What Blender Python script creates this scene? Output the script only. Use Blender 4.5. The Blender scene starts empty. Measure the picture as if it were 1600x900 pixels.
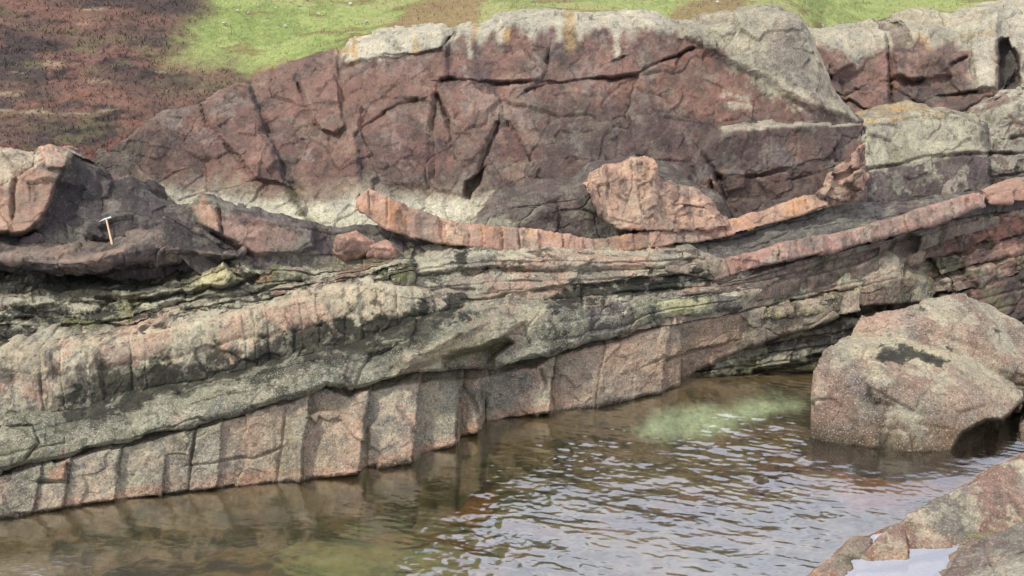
import bpy, bmesh, math
import numpy as np
from mathutils import Vector

# ------------------------------------------------------------------ camera, sky, sun, exposure
scene = bpy.context.scene
F_PX, PITCH, CAM_H = 1570.0, math.radians(20.0), 6.6
cam_data = bpy.data.cameras.new('camera')
cam_data.sensor_width = 36.0
cam_data.lens = 36.0 * F_PX / 1600.0
cam_data.clip_end = 2000.0
cam = bpy.data.objects.new('camera', cam_data)
scene.collection.objects.link(cam)
cam.location = (0, 0, CAM_H)
cam.rotation_euler = (math.pi / 2 - PITCH, 0, 0)
scene.camera = cam

SUN_EL, SUN_AZ = math.radians(52), math.radians(-122)   # azimuth measured from +Y towards +X: behind the camera, to its left
world = bpy.data.worlds.new('World')
scene.world = world
world.use_nodes = True
wn = world.node_tree
wn.nodes.clear()
w_out = wn.nodes.new('ShaderNodeOutputWorld')
w_bg = wn.nodes.new('ShaderNodeBackground')
w_sky = wn.nodes.new('ShaderNodeTexSky')
w_sky.sky_type = 'NISHITA'
w_sky.sun_disc = False
w_sky.sun_elevation = SUN_EL
w_sky.sun_rotation = SUN_AZ
w_sky.dust_density = 3.0
w_tc = wn.nodes.new('ShaderNodeTexCoord')
w_noise = wn.nodes.new('ShaderNodeTexNoise')
w_noise.inputs['Scale'].default_value = 2.6
w_noise.inputs['Detail'].default_value = 6
w_ramp = wn.nodes.new('ShaderNodeValToRGB')
w_ramp.color_ramp.elements[0].position = 0.36
w_ramp.color_ramp.elements[0].color = (0.5, 0.5, 0.5, 1)
w_ramp.color_ramp.elements[1].position = 0.58
w_mix = wn.nodes.new('ShaderNodeMix')
w_mix.data_type = 'RGBA'
w_mix.inputs[7].default_value = (11.6, 11.8, 13.6, 1)
wn.links.new(w_tc.outputs['Generated'], w_noise.inputs['Vector'])
wn.links.new(w_noise.outputs['Fac'], w_ramp.inputs['Fac'])
wn.links.new(w_ramp.outputs['Color'], w_mix.inputs[0])
wn.links.new(w_sky.outputs['Color'], w_mix.inputs[6])
wn.links.new(w_mix.outputs[2], w_bg.inputs['Color'])
w_bg.inputs['Strength'].default_value = 0.10
wn.links.new(w_bg.outputs['Background'], w_out.inputs['Surface'])

sun_data = bpy.data.lights.new('sun', 'SUN')
sun_data.energy = 2.8
sun_data.angle = math.radians(5.0)
sun_data.color = (1.0, 0.955, 0.88)
sun = bpy.data.objects.new('sun', sun_data)
scene.collection.objects.link(sun)
sdir = Vector((math.sin(SUN_AZ) * math.cos(SUN_EL), math.cos(SUN_AZ) * math.cos(SUN_EL), math.sin(SUN_EL)))
sun.rotation_euler = sdir.to_track_quat('Z', 'Y').to_euler()
sun.location = sdir * 50
scene.view_settings.view_transform = 'Standard'
scene.view_settings.look = 'None'
scene.view_settings.exposure = 0.25
scene.view_settings.gamma = 1.0
try:
    scene.cycles.max_bounces = 6
    scene.cycles.transparent_max_bounces = 8
    scene.cycles.caustics_reflective = False
    scene.cycles.caustics_refractive = False
except Exception:
    pass

# ------------------------------------------------------------------ small maths library
ST, CT = math.sin(PITCH), math.cos(PITCH)
f4 = np.float32


def ray(px, py):
    dx = (np.asarray(px, float) - 800.0) / F_PX
    dy = (450.0 - np.asarray(py, float)) / F_PX
    return dx, CT + dy * ST, -ST + dy * CT


def at(px, py, Y):
    """world point seen at photograph position (px, py) when it lies Y metres in front of the camera"""
    x, y, z = ray(px, py)
    k = np.asarray(Y, float) / y
    return np.stack(np.broadcast_arrays(x * k, np.asarray(Y, float) + 0 * k, CAM_H + z * k), -1)


def ywat(px, py, z=0.0):
    x, y, zz = ray(px, py)
    return y * (z - CAM_H) / zz


def C(*pts):
    xs = np.array([p[0] for p in pts], float)
    ys = np.array([p[1] for p in pts], float)
    return lambda q: np.interp(q, xs, ys)


def sst(a, b, x):
    t = np.clip((x - a) / (b - a), 0, 1)
    return t * t * (3 - 2 * t)


def _hash(ix, iy, iz, seed):
    h = (ix.astype(np.uint32) * np.uint32(374761393)) ^ (iy.astype(np.uint32) * np.uint32(668265263)) ^ \
        (iz.astype(np.uint32) * np.uint32(2147483647 - 1640531)) ^ np.uint32((seed * 2654435761) & 0xffffffff)
    h = (h ^ (h >> np.uint32(13))) * np.uint32(1274126177)
    h = (h ^ (h >> np.uint32(15))) * np.uint32(2246822519)
    return ((h ^ (h >> np.uint32(16))) & np.uint32(0xffffff)).astype(f4) / f4(16777216.0)


def vnoise(P, seed=0):
    P = P.astype(f4) + f4(500.0)
    I = np.floor(P).astype(np.int64)
    fr = (P - I).astype(f4)
    fr = fr * fr * (3 - 2 * fr)
    out = 0
    for dx in (0, 1):
        wx = fr[..., 0] if dx else 1 - fr[..., 0]
        for dy in (0, 1):
            wy = fr[..., 1] if dy else 1 - fr[..., 1]
            for dz in (0, 1):
                wz = fr[..., 2] if dz else 1 - fr[..., 2]
                out = out + wx * wy * wz * _hash(I[..., 0] + dx, I[..., 1] + dy, I[..., 2] + dz, seed)
    return out * 2 - 1


ROT = np.array([[0.8, 0.6, 0.0], [-0.5, 0.66, 0.55], [0.33, -0.45, 0.83]])


def fbm(P, octv=4, seed=0, gain=0.5, ridged=False):
    out, a, tot = 0, 1.0, 0
    Q = np.asarray(P, float)
    for i in range(octv):
        n = vnoise(Q, seed + i * 17)
        if ridged:
            n = 1 - 2 * np.abs(n)
        out = out + a * n
        tot += a
        a *= gain
        Q = Q @ ROT * 2.03 + 3.7
    return out / tot


def facets(P, seed=0, tilt=0.8):
    """fractured-rock relief: every Voronoi cell is a tilted plane; also returns the distance to the nearest cell border"""
    P = np.asarray(P, float) + 300.0
    I = np.floor(P).astype(np.int64)
    best = np.full(P.shape[:-1], 1e9)
    sec = np.full(P.shape[:-1], 1e9)
    val = np.zeros(P.shape[:-1])
    for dx in (-1, 0, 1):
        for dy in (-1, 0, 1):
            for dz in (-1, 0, 1):
                cx, cy, cz = I[..., 0] + dx, I[..., 1] + dy, I[..., 2] + dz
                jx, jy, jz = _hash(cx, cy, cz, seed), _hash(cx, cy, cz, seed + 1), _hash(cx, cy, cz, seed + 2)
                ox, oy, oz = P[..., 0] - cx - jx, P[..., 1] - cy - jy, P[..., 2] - cz - jz
                d = ox * ox + oy * oy + oz * oz
                gx, gz = _hash(cx, cy, cz, seed + 3) - 0.5, _hash(cx, cy, cz, seed + 4) - 0.5
                v = (_hash(cx, cy, cz, seed + 5) - 0.5) + tilt * (gx * ox + gz * oz) * 2
                closer = d < best
                sec = np.where(closer, best, np.minimum(sec, d))
                val = np.where(closer, v, val)
                best = np.where(closer, d, best)
    return val, np.sqrt(sec) - np.sqrt(best)


def seg_dist(px, py, pts, signed=False):
    d = np.full(px.shape, 1e9)
    sg = np.zeros(px.shape)
    for (ax, ay), (bx, by) in zip(pts[:-1], pts[1:]):
        vx, vy = bx - ax, by - ay
        L = vx * vx + vy * vy + 1e-9
        t = np.clip(((px - ax) * vx + (py - ay) * vy) / L, 0, 1)
        h = np.hypot(px - ax - t * vx, py - ay - t * vy)
        if signed:      # the side lying above a level crack, or left of a steep one
            cr = vx * (py - ay) - vy * (px - ax)
            cr = cr * (-1 if (vx > 0 if abs(vx) > abs(vy) else vy < 0) else 1)
            sg = np.where(h < d, cr, sg)
        d = np.minimum(d, h)
    return (d, sg) if signed else d


def poly_sd(px, py, pts):
    pts = [tuple(p) for p in pts]
    d = seg_dist(px, py, pts + [pts[0]])
    inside = np.zeros(px.shape, bool)
    n = len(pts)
    for i in range(n):
        (x1, y1), (x2, y2) = pts[i], pts[(i + 1) % n]
        if y1 == y2:
            continue
        c = ((y1 > py) != (y2 > py)) & (px < (x2 - x1) * (py - y1) / (y2 - y1) + x1)
        inside ^= c
    return np.where(inside, -d, d)


def col(r, g, b, k=1.0):
    """display colour of the stone itself, 0-255, turned into a linear reflectance"""
    c = np.array([r, g, b]) / 255.0
    c = c.mean() + (c - c.mean()) * 0.90
    return np.where(c <= 0.04045, c / 12.92, ((c + 0.055) / 1.055) ** 2.4) * k


K = 0.80
MAUVE, MAUVE_D, MAUVE_P = col(120, 90, 80, K), col(88, 73, 70, K), col(142, 104, 90, K)
CREAM, OCHRE, PINK, PINK_D = col(196, 184, 160, K), col(190, 150, 92, K), col(190, 148, 124, K), col(160, 124, 108, K)
GREY, GREYG, DARKL, BLOCK = col(128, 121, 110, K), col(130, 125, 102, K), col(50, 49, 36, K), col(172, 153, 130, K)
SLATE, SLATE_D, BARN, RUST = col(90, 78, 78, K), col(60, 54, 53, K), col(186, 176, 148, K), col(150, 86, 50, K)

# ------------------------------------------------------------------ materials


def new_mat(name):
    m = bpy.data.materials.new(name)
    m.use_nodes = True
    nt = m.node_tree
    nt.nodes.clear()
    out = nt.nodes.new('ShaderNodeOutputMaterial')
    return m, nt, out


def rock_mat(name, speck=0.35, bump=0.5, rough=0.88, speck_col=(0.62, 0.58, 0.47), fine=42.0, wet=False):
    m, nt, out = new_mat(name)
    N, Lk = nt.nodes, nt.links
    bs = N.new('ShaderNodeBsdfPrincipled')
    bs.inputs['Roughness'].default_value = rough
    bs.inputs['Specular IOR Level'].default_value = 0.3
    at_ = N.new('ShaderNodeAttribute')
    at_.attribute_name = 'pigment'
    geo = N.new('ShaderNodeNewGeometry')

    def noise(scale, det=5, rg=0.6):
        n = N.new('ShaderNodeTexNoise')
        n.inputs['Scale'].default_value = scale
        n.inputs['Detail'].default_value = det
        n.inputs['Roughness'].default_value = rg
        Lk.new(geo.outputs['Position'], n.inputs['Vector'])
        return n

    def mr(src, a, b, c, d):
        r = N.new('ShaderNodeMapRange')
        r.inputs['From Min'].default_value, r.inputs['From Max'].default_value = a, b
        r.inputs['To Min'].default_value, r.inputs['To Max'].default_value = c, d
        Lk.new(src, r.inputs['Value'])
        return r.outputs['Result']

    def mth(op, a, b):
        r = N.new('ShaderNodeMath')
        r.operation = op
        for i, s in enumerate((a, b)):
            if isinstance(s, (int, float)):
                r.inputs[i].default_value = s
            else:
                Lk.new(s, r.inputs[i])
        return r.outputs[0]
    n1, n2, n3 = noise(9.0), noise(fine, 3, 0.7), noise(2.3)
    v = mth('MULTIPLY', mr(n1.outputs['Fac'], 0.3, 0.7, 0.80, 1.20), mr(n2.outputs['Fac'], 0.28, 0.72, 0.74, 1.26))
    sc = N.new('ShaderNodeVectorMath')
    sc.operation = 'SCALE'
    Lk.new(at_.outputs['Color'], sc.inputs[0])
    Lk.new(v, sc.inputs['Scale'])
    # barnacle and lichen grains: the attribute's alpha says how many
    s1 = mr(noise(fine * 1.35, 2, 0.5).outputs['Fac'], 0.57, 0.66, 0.0, 1.0)
    s2 = mth('MULTIPLY', s1, at_.outputs['Alpha'])
    s3 = mth('MULTIPLY', s2, speck)
    mx = N.new('ShaderNodeMix')
    mx.data_type = 'RGBA'
    mx.inputs[7].default_value = (*speck_col, 1)
    Lk.new(s3, mx.inputs[0])
    Lk.new(sc.outputs[0], mx.inputs[6])
    # dark pores
    p1 = mr(noise(fine * 0.8, 2, 0.5).outputs['Fac'], 0.33, 0.42, 0.55, 0.0)
    mx2 = N.new('ShaderNodeMix')
    mx2.data_type = 'RGBA'
    mx2.inputs[7].default_value = (0.035, 0.03, 0.024, 1)
    Lk.new(mth('MULTIPLY', p1, at_.outputs['Alpha']), mx2.inputs[0])
    Lk.new(mx.outputs[2], mx2.inputs[6])
    Lk.new(mx2.outputs[2], bs.inputs['Base Color'])
    b1 = N.new('ShaderNodeBump')
    b1.inputs['Strength'].default_value = bump
    b1.inputs['Distance'].default_value = 0.05
    h = mth('ADD', mth('MULTIPLY', n1.outputs['Fac'], 1.0), mth('MULTIPLY', n2.outputs['Fac'], 0.35))
    Lk.new(h, b1.inputs['Height'])
    Lk.new(b1.outputs[0], bs.inputs['Normal'])
    Lk.new(bs.outputs[0], out.inputs['Surface'])
    return m


M_CLIFF = rock_mat('cliff_stone', 0.25, 0.8)
M_BED = rock_mat('barnacled_stone', 0.42, 0.6)
M_SLAB = rock_mat('dark_slab_stone', 0.25, 0.5)
M_PINK = rock_mat('pink_stone', 0.3, 0.5)
M_BOULD = rock_mat('boulder_stone', 0.4, 0.6, fine=38)
M_GROUND = rock_mat('turf_soil', 0.0, 0.9, fine=26)
M_SEABED = rock_mat('seabed_stone', 0.0, 0.4, fine=20)

# ------------------------------------------------------------------ mesh builders


def tag(o, label=None, cat=None, group=None, kind=None):
    if kind:
        o['kind'] = kind
    if label:
        o['label'] = label
    if cat:
        o['category'] = cat
    if group:
        o['group'] = group
    return o


def link(name, me, mat=None, parent=None):
    o = bpy.data.objects.new(name, me)
    scene.collection.objects.link(o)
    if mat:
        me.materials.append(mat)
    if parent:
        o.parent = parent
    return o


def set_pig(me, rgb, alpha):
    a = me.attributes.new('pigment', 'FLOAT_COLOR', 'POINT')
    d = np.ones((len(me.vertices), 4), f4)
    d[:, :3] = np.clip(rgb.reshape(-1, 3), 0.004, 0.9)
    d[:, 3] = np.clip(np.broadcast_to(alpha, rgb.shape[:-1]).reshape(-1), 0, 1)
    a.data.foreach_set('color', d.ravel())


def grid_mesh(name, P):
    R, Cn = P.shape[:2]
    me = bpy.data.meshes.new(name)
    me.vertices.add(R * Cn)
    me.vertices.foreach_set('co', P.astype(f4).ravel())
    i = np.arange(R * Cn).reshape(R, Cn)
    q = np.stack([i[:-1, :-1], i[:-1, 1:], i[1:, 1:], i[1:, :-1]], -1).reshape(-1)
    nf = (R - 1) * (Cn - 1)
    me.loops.add(nf * 4)
    me.loops.foreach_set('vertex_index', q.astype(np.int32))
    me.polygons.add(nf)
    me.polygons.foreach_set('loop_start', (np.arange(nf) * 4).astype(np.int32))
    me.polygons.foreach_set('loop_total', np.full(nf, 4, np.int32))
    me.polygons.foreach_set('use_smooth', np.ones(nf, bool))
    me.update(calc_edges=True)
    return me


def apply_feats(px, py, feats, wob):
    """relief towards the camera (metres) made by cracks, plates, dents"""
    out = np.zeros(px.shape)
    qx, qy = px + wob[0], py + wob[1]
    for ft in feats:
        if ft[0] == 'crack':
            _, pts, w, d = ft
            m = 4 * w + 6
        elif ft[0] == 'plate':
            _, pts, d, w = ft
            m = 4 * w + 6
        else:
            _, (cx, cy, rx, ry, ang), d = ft
            pts = [(cx - 2.5 * max(rx, ry), cy - 2.5 * max(rx, ry)), (cx + 2.5 * max(rx, ry), cy + 2.5 * max(rx, ry))]
            m = 1
        xs = [p[0] for p in pts]
        ys = [p[1] for p in pts]
        sel = (qx > min(xs) - m) & (qx < max(xs) + m) & (qy > min(ys) - m) & (qy < max(ys) + m)
        if not sel.any():
            continue
        a, b = qx[sel], qy[sel]
        if ft[0] == 'crack':
            dd, sd_ = seg_dist(a, b, pts, True)
            vr = 0.25 + 0.75 * sst(-0.25, 0.25, wob[2][sel])
            out[sel] += d * vr * (0.45 * np.exp(-dd / (5.0 * w)) * (sd_ > 0) - 0.9 * np.exp(-(dd / (w * (0.55 + 0.6 * vr))) ** 2))
        elif ft[0] == 'plate':
            out[sel] += d * (1 - sst(-w, w, poly_sd(a, b, pts)))
        else:
            c, s = math.cos(math.radians(ang)), math.sin(math.radians(ang))
            u, v = ((a - cx) * c + (b - cy) * s) / rx, (-(a - cx) * s + (b - cy) * c) / ry
            out[sel] += d * np.exp(-(u * u + v * v))
    return out


BLACK_BELTS = [([(80, 602), (180, 585), (300, 562), (420, 530), (520, 498), (640, 478), (722, 466), (735, 500), (650, 528), (520, 552), (400, 586), (260, 618), (150, 664), (80, 655)], 0.80),
               ([(870, 452), (1000, 430), (1130, 420), (1125, 442), (1000, 466), (880, 492), (830, 490)], 0.86),
               ([(-60, 470), (140, 478), (300, 468), (420, 448), (420, 482), (300, 506), (150, 535), (-60, 550)], 0.72),
               ([(1366, 546), (1385, 538), (1440, 546), (1492, 562), (1480, 574), (1430, 568), (1372, 570)], 1.0),
               ([(360, 462), (470, 440), (560, 424), (560, 442), (440, 474)], 0.6), ([(700, 392), (735, 392), (735, 420), (705, 424)], 0.8),
               ([(1330, 575), (1370, 590), (1385, 690), (1405, 706), (1370, 690), (1340, 640)], 0.5), ([(1170, 450), (1400, 400), (1420, 430), (1180, 482)], 0.45)]


class Sheet:
    """A bed, slab or rock face: a lower and an upper edge traced as curves, given a distance, a swelling face,
    a ledge running back from its upper edge and an underside (or a foot) running from its lower edge."""

    def __init__(self, name, x0, x1, top, bot, Yt, Yb, step=1.5, back=0.5, rise=0.03, under=0.4, mode='under',
                 drop=0.5, rnd=0.08, rpx=7, jag=2.0, bulge=0.0, joints=None, jamp=0.04, jw=1.6, slant=0.0, jd=0.05,
                 feats=(), n_big=0.05, n_small=0.012, fac=0.05, fac_s=1.6, seed=1, ends=(0.3, 0.3), aniso=1.0, strata=0, samp=0.05, tilt=None, crisp=0.26, rnd_t=None):
        rng = np.random.RandomState(seed)
        xs = np.arange(x0, x1 + step, step)
        tp, bt = top(xs), bot(xs)
        cx3 = np.stack([xs / 22.0, xs * 0 + seed * 3.1, xs * 0], -1)
        tp = tp + jag * fbm(cx3, 4, seed, 0.65)
        bt = bt + jag * fbm(cx3 + 40, 4, seed + 5, 0.65)
        bt = np.maximum(bt, tp + 1.5)
        nr = max(6, int(np.max(bt - tp) / step))
        t = np.linspace(0, 1, nr)[:, None]
        px = np.broadcast_to(xs[None], (nr, len(xs)))
        py = bt[None] * (1 - t) + tp[None] * t
        Y = Yb(xs)[None] * (1 - t) + Yt(xs)[None] * t - bulge * 4 * t * (1 - t)
        hpx = (bt - tp)[None]
        R = np.minimum(rpx, hpx * 0.45)
        e0, e1 = t * hpx, (1 - t) * hpx
        rr = lambda e: 1 - np.sqrt(np.clip(1 - np.clip(1 - e / R, 0, 1) ** 2, 0, 1))
        Y = Y + (rnd if rnd_t is None else rnd_t) * rr(e1) + (rnd * rr(e0) if mode == 'under' else 0)
        P = at(px, py, Y)
        T = np.broadcast_to(t, px.shape)
        # returns
        nb = max(4, int(back / 0.035))
        s = np.linspace(0, 1, nb + 1)[1:, None]
        Ptop = P[-1][None] + np.stack([0 * s + 0 * xs, s * back + 0 * xs, s * rise + 0 * xs], -1)
        if mode == 'under':
            nu = max(4, int(under / 0.05))
            s2 = np.linspace(1, 0, nu + 1)[:-1, None]
            Pbot = P[0][None] + np.stack([0 * s2 + 0 * xs, s2 * under + 0 * xs, s2 * 0.02 + 0 * xs], -1)
        else:
            nu = max(4, int(drop / 0.05))
            s2 = np.linspace(1, 0, nu + 1)[:-1, None]
            Pbot = P[0][None] + np.stack([0 * s2 + 0 * xs, -s2 * drop * 0.12 + 0 * xs, -s2 * drop + 0 * xs], -1)
        P = np.concatenate([Pbot, P, Ptop], 0)
        ext = lambda A: np.concatenate([np.repeat(A[:1], nu, 0), A, np.repeat(A[-1:], nb, 0)], 0)
        px, py, T = ext(px), ext(py), ext(T)
        # end returns
        ne = 6
        if ends:
            def endcol(c, d):
                k = np.linspace(0, 1, ne + 1)[1:]
                return [P[:, c] + np.array([0, kk * d, 0]) for kk in k]
            A = endcol(0, ends[0])[::-1]
            B = endcol(-1, ends[1])
            P = np.concatenate([np.stack(A, 1), P, np.stack(B, 1)], 1)
            e2 = lambda A: np.concatenate([np.repeat(A[:, :1], ne, 1), A, np.repeat(A[:, -1:], ne, 1)], 1)
            px, py, T = e2(px), e2(py), e2(T)
        self.px, self.py, self.T = px, py, T
        # normals of the smooth form
        du = np.gradient(P, axis=1)
        dv = np.gradient(P, axis=0)
        Nn = np.cross(du, dv)
        Nn /= np.linalg.norm(Nn, axis=-1, keepdims=True) + 1e-9
        A3 = np.array([1.0, 1.0, aniso])
        disp = n_big * fbm(P * 0.9 * A3, 3, seed + 30) + n_small * fbm(P * 6.0 * A3, 4, seed + 60, 0.6)
        if fac:
            fv, fe = facets((P + 0.30 * np.stack([fbm(P * 1.5, 3, seed + 9), fbm(P * 1.5, 3, seed + 19), fbm(P * 1.5, 3, seed + 29)], -1)) * fac_s * A3, seed + 80)
            gm = sst(-0.05, 0.35, fbm(P * 0.8, 3, seed + 97))
            disp = disp + fac * fv - fac * 0.4 * gm * np.exp(-(fe / 0.03) ** 2)
            fv2, fe2 = facets(P * fac_s * 3.3 * A3, seed + 90)
            disp = disp + fac * crisp * fv2 + 0.006 * fbm(P * 19, 3, seed + 66, 0.6)
        P = P + Nn * disp[..., None]
        # features towards the camera
        wob = (6.0 * fbm(P * 2.2, 5, seed + 3, 0.62), 6.0 * fbm(P * 2.2 + 9, 5, seed + 4, 0.62), fbm(P * 1.7 + 5, 3, seed + 6))
        out = apply_feats(px, py, feats, wob)
        self.jid = np.zeros(px.shape, int)
        if joints is not None:
            q = px + slant * (T - 0.5) + wob[0] * 1.1
            js = np.array(joints, float)
            idx = np.searchsorted(js, q)
            self.jid = idx
            offs = rng.uniform(-1, 1, len(js) + 1) * jamp
            tl = rng.uniform(-1, 1, len(js) + 1) * jamp * 0.6
            lo = np.concatenate([[js[0] - 60], js])
            hi = np.concatenate([js, [js[-1] + 60]])
            mid, hw = (lo + hi) / 2, (hi - lo) / 2
            out = out + offs[idx] + tl[idx] * (q - mid[idx]) / hw[idx]
            jr = rng.uniform(0.0, 1.0, len(js)) ** 1.6
            vr = sst(-0.3, 0.25, wob[2])
            gro = np.zeros(px.shape)
            for jx, jk in zip(js, jr):
                gro = np.maximum(gro, jk * np.exp(-((q - jx) / jw) ** 2))
            out = out - jd * gro * vr
        if strata:
            q = T * strata + 0.35 * fbm(P * np.array([0.7, 0.7, 0.7]), 3, seed + 41) * 2 + 0.10 * fbm(P * 5, 3, seed + 42)
            li = np.floor(q)
            fr_ = q - li
            xb = np.floor(px / 47.0 + 3 * _hash(li.astype(np.int64) + 50, li.astype(np.int64) * 0, li.astype(np.int64) * 0, seed) + 0.25 * wob[1] / 6)
            o1 = _hash(li.astype(np.int64) + 50, li.astype(np.int64) * 0 + 3, li.astype(np.int64) * 0, seed) - 0.5
            o2 = _hash(li.astype(np.int64) + 50, xb.astype(np.int64) + 90, li.astype(np.int64) * 0 + 7, seed) - 0.5
            vs_ = 0.35 + 0.65 * sst(-0.2, 0.25, fbm(P * 0.9 + li[..., None] * 3.3, 3, seed + 43))
            infl = sst(0.02, 0.12, T) * (1 - sst(0.92, 1.0, T))
            out = out + infl * vs_ * samp * (2.0 * o1 + 1.1 * o2 - 1.1 * np.exp(-((np.minimum(fr_, 1 - fr_)) * 10) ** 2) + 0.5 * fr_)
            self.layer = (li, fr_)
        if tilt is not None:
            js = np.array(joints, float)
            q = px + slant * (T - 0.5) + wob[0] * 1.1
            idx = np.searchsorted(js, q)
            lo = np.concatenate([[js[0] - 60], js])
            hi = np.concatenate([js, [js[-1] + 60]])
            u = (q - lo[idx]) / (hi - lo)[idx]
            out = out + tilt(px) * (0.6 + 0.8 * rng.rand(len(js) + 1))[idx] * (u - 0.5)
        toward = np.array([0, 0, CAM_H]) - P
        toward /= np.linalg.norm(toward, axis=-1, keepdims=True)
        P = P + toward * out[..., None]
        self.P, self.name, self.seed = P, name, seed
        self.rgb = np.zeros(P.shape)
        self.al = np.full(px.shape, 0.5)

    # pigment of the stone
    def base(self, c, alpha=0.5):
        self.rgb[:] = c
        self.al[:] = alpha
        return self

    def mix(self, c, m, alpha=None):
        m = np.clip(m, 0, 1)
        self.rgb = self.rgb * (1 - m[..., None]) + np.asarray(c) * m[..., None]
        if alpha is not None:
            self.al = self.al * (1 - m) + alpha * m
        return self

    def noise(self, c, sc, lo, hi, k=1.0, an=(1, 1, 1), seed=0, alpha=None, octv=4):
        n = 1.75 * fbm(self.P * sc * np.array(an), octv + 1, self.seed * 7 + seed + 200, 0.66)
        md, hf = (lo + hi) / 2, (hi - lo) * 0.28
        return self.mix(c, sst(md - hf, md + hf, n) * k, alpha)

    def stain(self, c, pts, w=5, k=1.0, rough=8, sc=3.0, alpha=None, line=False, an=(1, 1, 1), seed=0):
        sel = (self.px > min(p[0] for p in pts) - 4 * w - 3 * rough) & (self.px < max(p[0] for p in pts) + 4 * w + 3 * rough) & \
              (self.py > min(p[1] for p in pts) - 4 * w - 3 * rough) & (self.py < max(p[1] for p in pts) + 4 * w + 3 * rough)
        if not sel.any():
            return self
        n = fbm(self.P[sel] * sc * np.array(an), 6, self.seed + seed + 400, 0.78) * rough * 3.4
        a, b = self.px[sel], self.py[sel]
        if line:
            m = 1 - sst(0, w * 1.6, seg_dist(a, b, pts) + n * 0.6)
        else:
            m = 1 - sst(-w, w, poly_sd(a, b, pts) + n)
        M = np.zeros(self.px.shape)
        M[sel] = m * k
        return self.mix(c, M, alpha)

    def weather(self):
        lich, dark = {'cliff': (0.13, 0.34), 'arched_bed': (0.16, 0.36), 'pink_outcrop': (0.10, 0.34), 'undercut_ledge': (0.08, 0.3), 'rock_wall': (0.12, 0.34),
                      'boulder': (0.16, 0.28), 'dark_bed': (0.14, 0.32), 'rock_slab': (0.14, 0.32), 'rock_mass': (0.14, 0.3), 'pink_stone': (0.12, 0.4),
                      'pink_rubble': (0.05, 0.3), 'pink_bed': (0.26, 0.42), 'lower_bed': (0.22, 0.30), 'shore_rock': (0.15, 0.3)}.get(self.name, (0.32, 0.42))
        P, k = self.P, self.seed * 3
        n1 = 1.8 * fbm(P * 3.4, 6, k + 501, 0.74)
        n2 = 1.8 * fbm(P * 4.6 + 3, 6, k + 502, 0.74)
        n3 = 1.8 * fbm(P * 2.2 + 8, 5, k + 503, 0.7)
        lum = self.rgb.mean(-1)[..., None]
        self.rgb = self.rgb * (0.92 + 0.30 * np.clip(n3, -0.8, 0.8))[..., None]
        self.rgb = self.rgb + (lum * np.array([1.02, 1.0, 0.86]) - self.rgb) * (0.25 * sst(-0.2, 0.5, -n3))[..., None]
        self.mix(np.array([0.42, 0.39, 0.29]), lich * sst(0.22, 0.42, n1), 0.95)
        n4 = 1.8 * fbm(P * 8.5 + 5, 4, k + 504, 0.72)
        self.mix(np.array([0.035, 0.033, 0.026]), 1.25 * dark * sst(0.34, 0.46, 0.6 * n2 + 0.6 * n4), 0.1)
        self.rgb = self.rgb * np.array([0.99, 1.02, 0.97])
        # crusts of black lichen and short weed, crisp edged, growing in belts along the beds
        belts = {'pink_bed': 1, 'grey_bed': 1, 'mottled_beds': 1, 'weedy_beds': 1, 'boulder': 1, 'layered_bed': 1, 'lower_bed': 0.5}
        if self.name in belts:
            nn = 1.9 * fbm(P * np.array([5.0, 5.0, 7.5]), 6, k + 505, 0.74)
            inside = np.zeros(self.px.shape)
            for pts, dens in BLACK_BELTS:
                sd = poly_sd(self.px, self.py, pts)
                inside = np.maximum(inside, dens * (1 - sst(-14, 16, sd)))
            thr = 1.02 - 1.42 * inside
            self.mix(np.array([0.026, 0.026, 0.018]), 0.92 * belts[self.name] * sst(0.0, 0.14, nn - thr), 0.0)
        return self

    def build(self, mat):
        if self.name not in ('hillside', 'seabed', 'submerged_rock'):
            self.weather()
        me = grid_mesh(self.name, self.P)
        set_pig(me, self.rgb, self.al)
        return link(self.name, me, mat)


def rnd_joints(x0, x1, lo, hi, seed):
    r = np.random.RandomState(seed)
    o, x = [], x0
    while x < x1:
        x += r.uniform(lo, hi)
        o.append(x)
    return o


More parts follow.
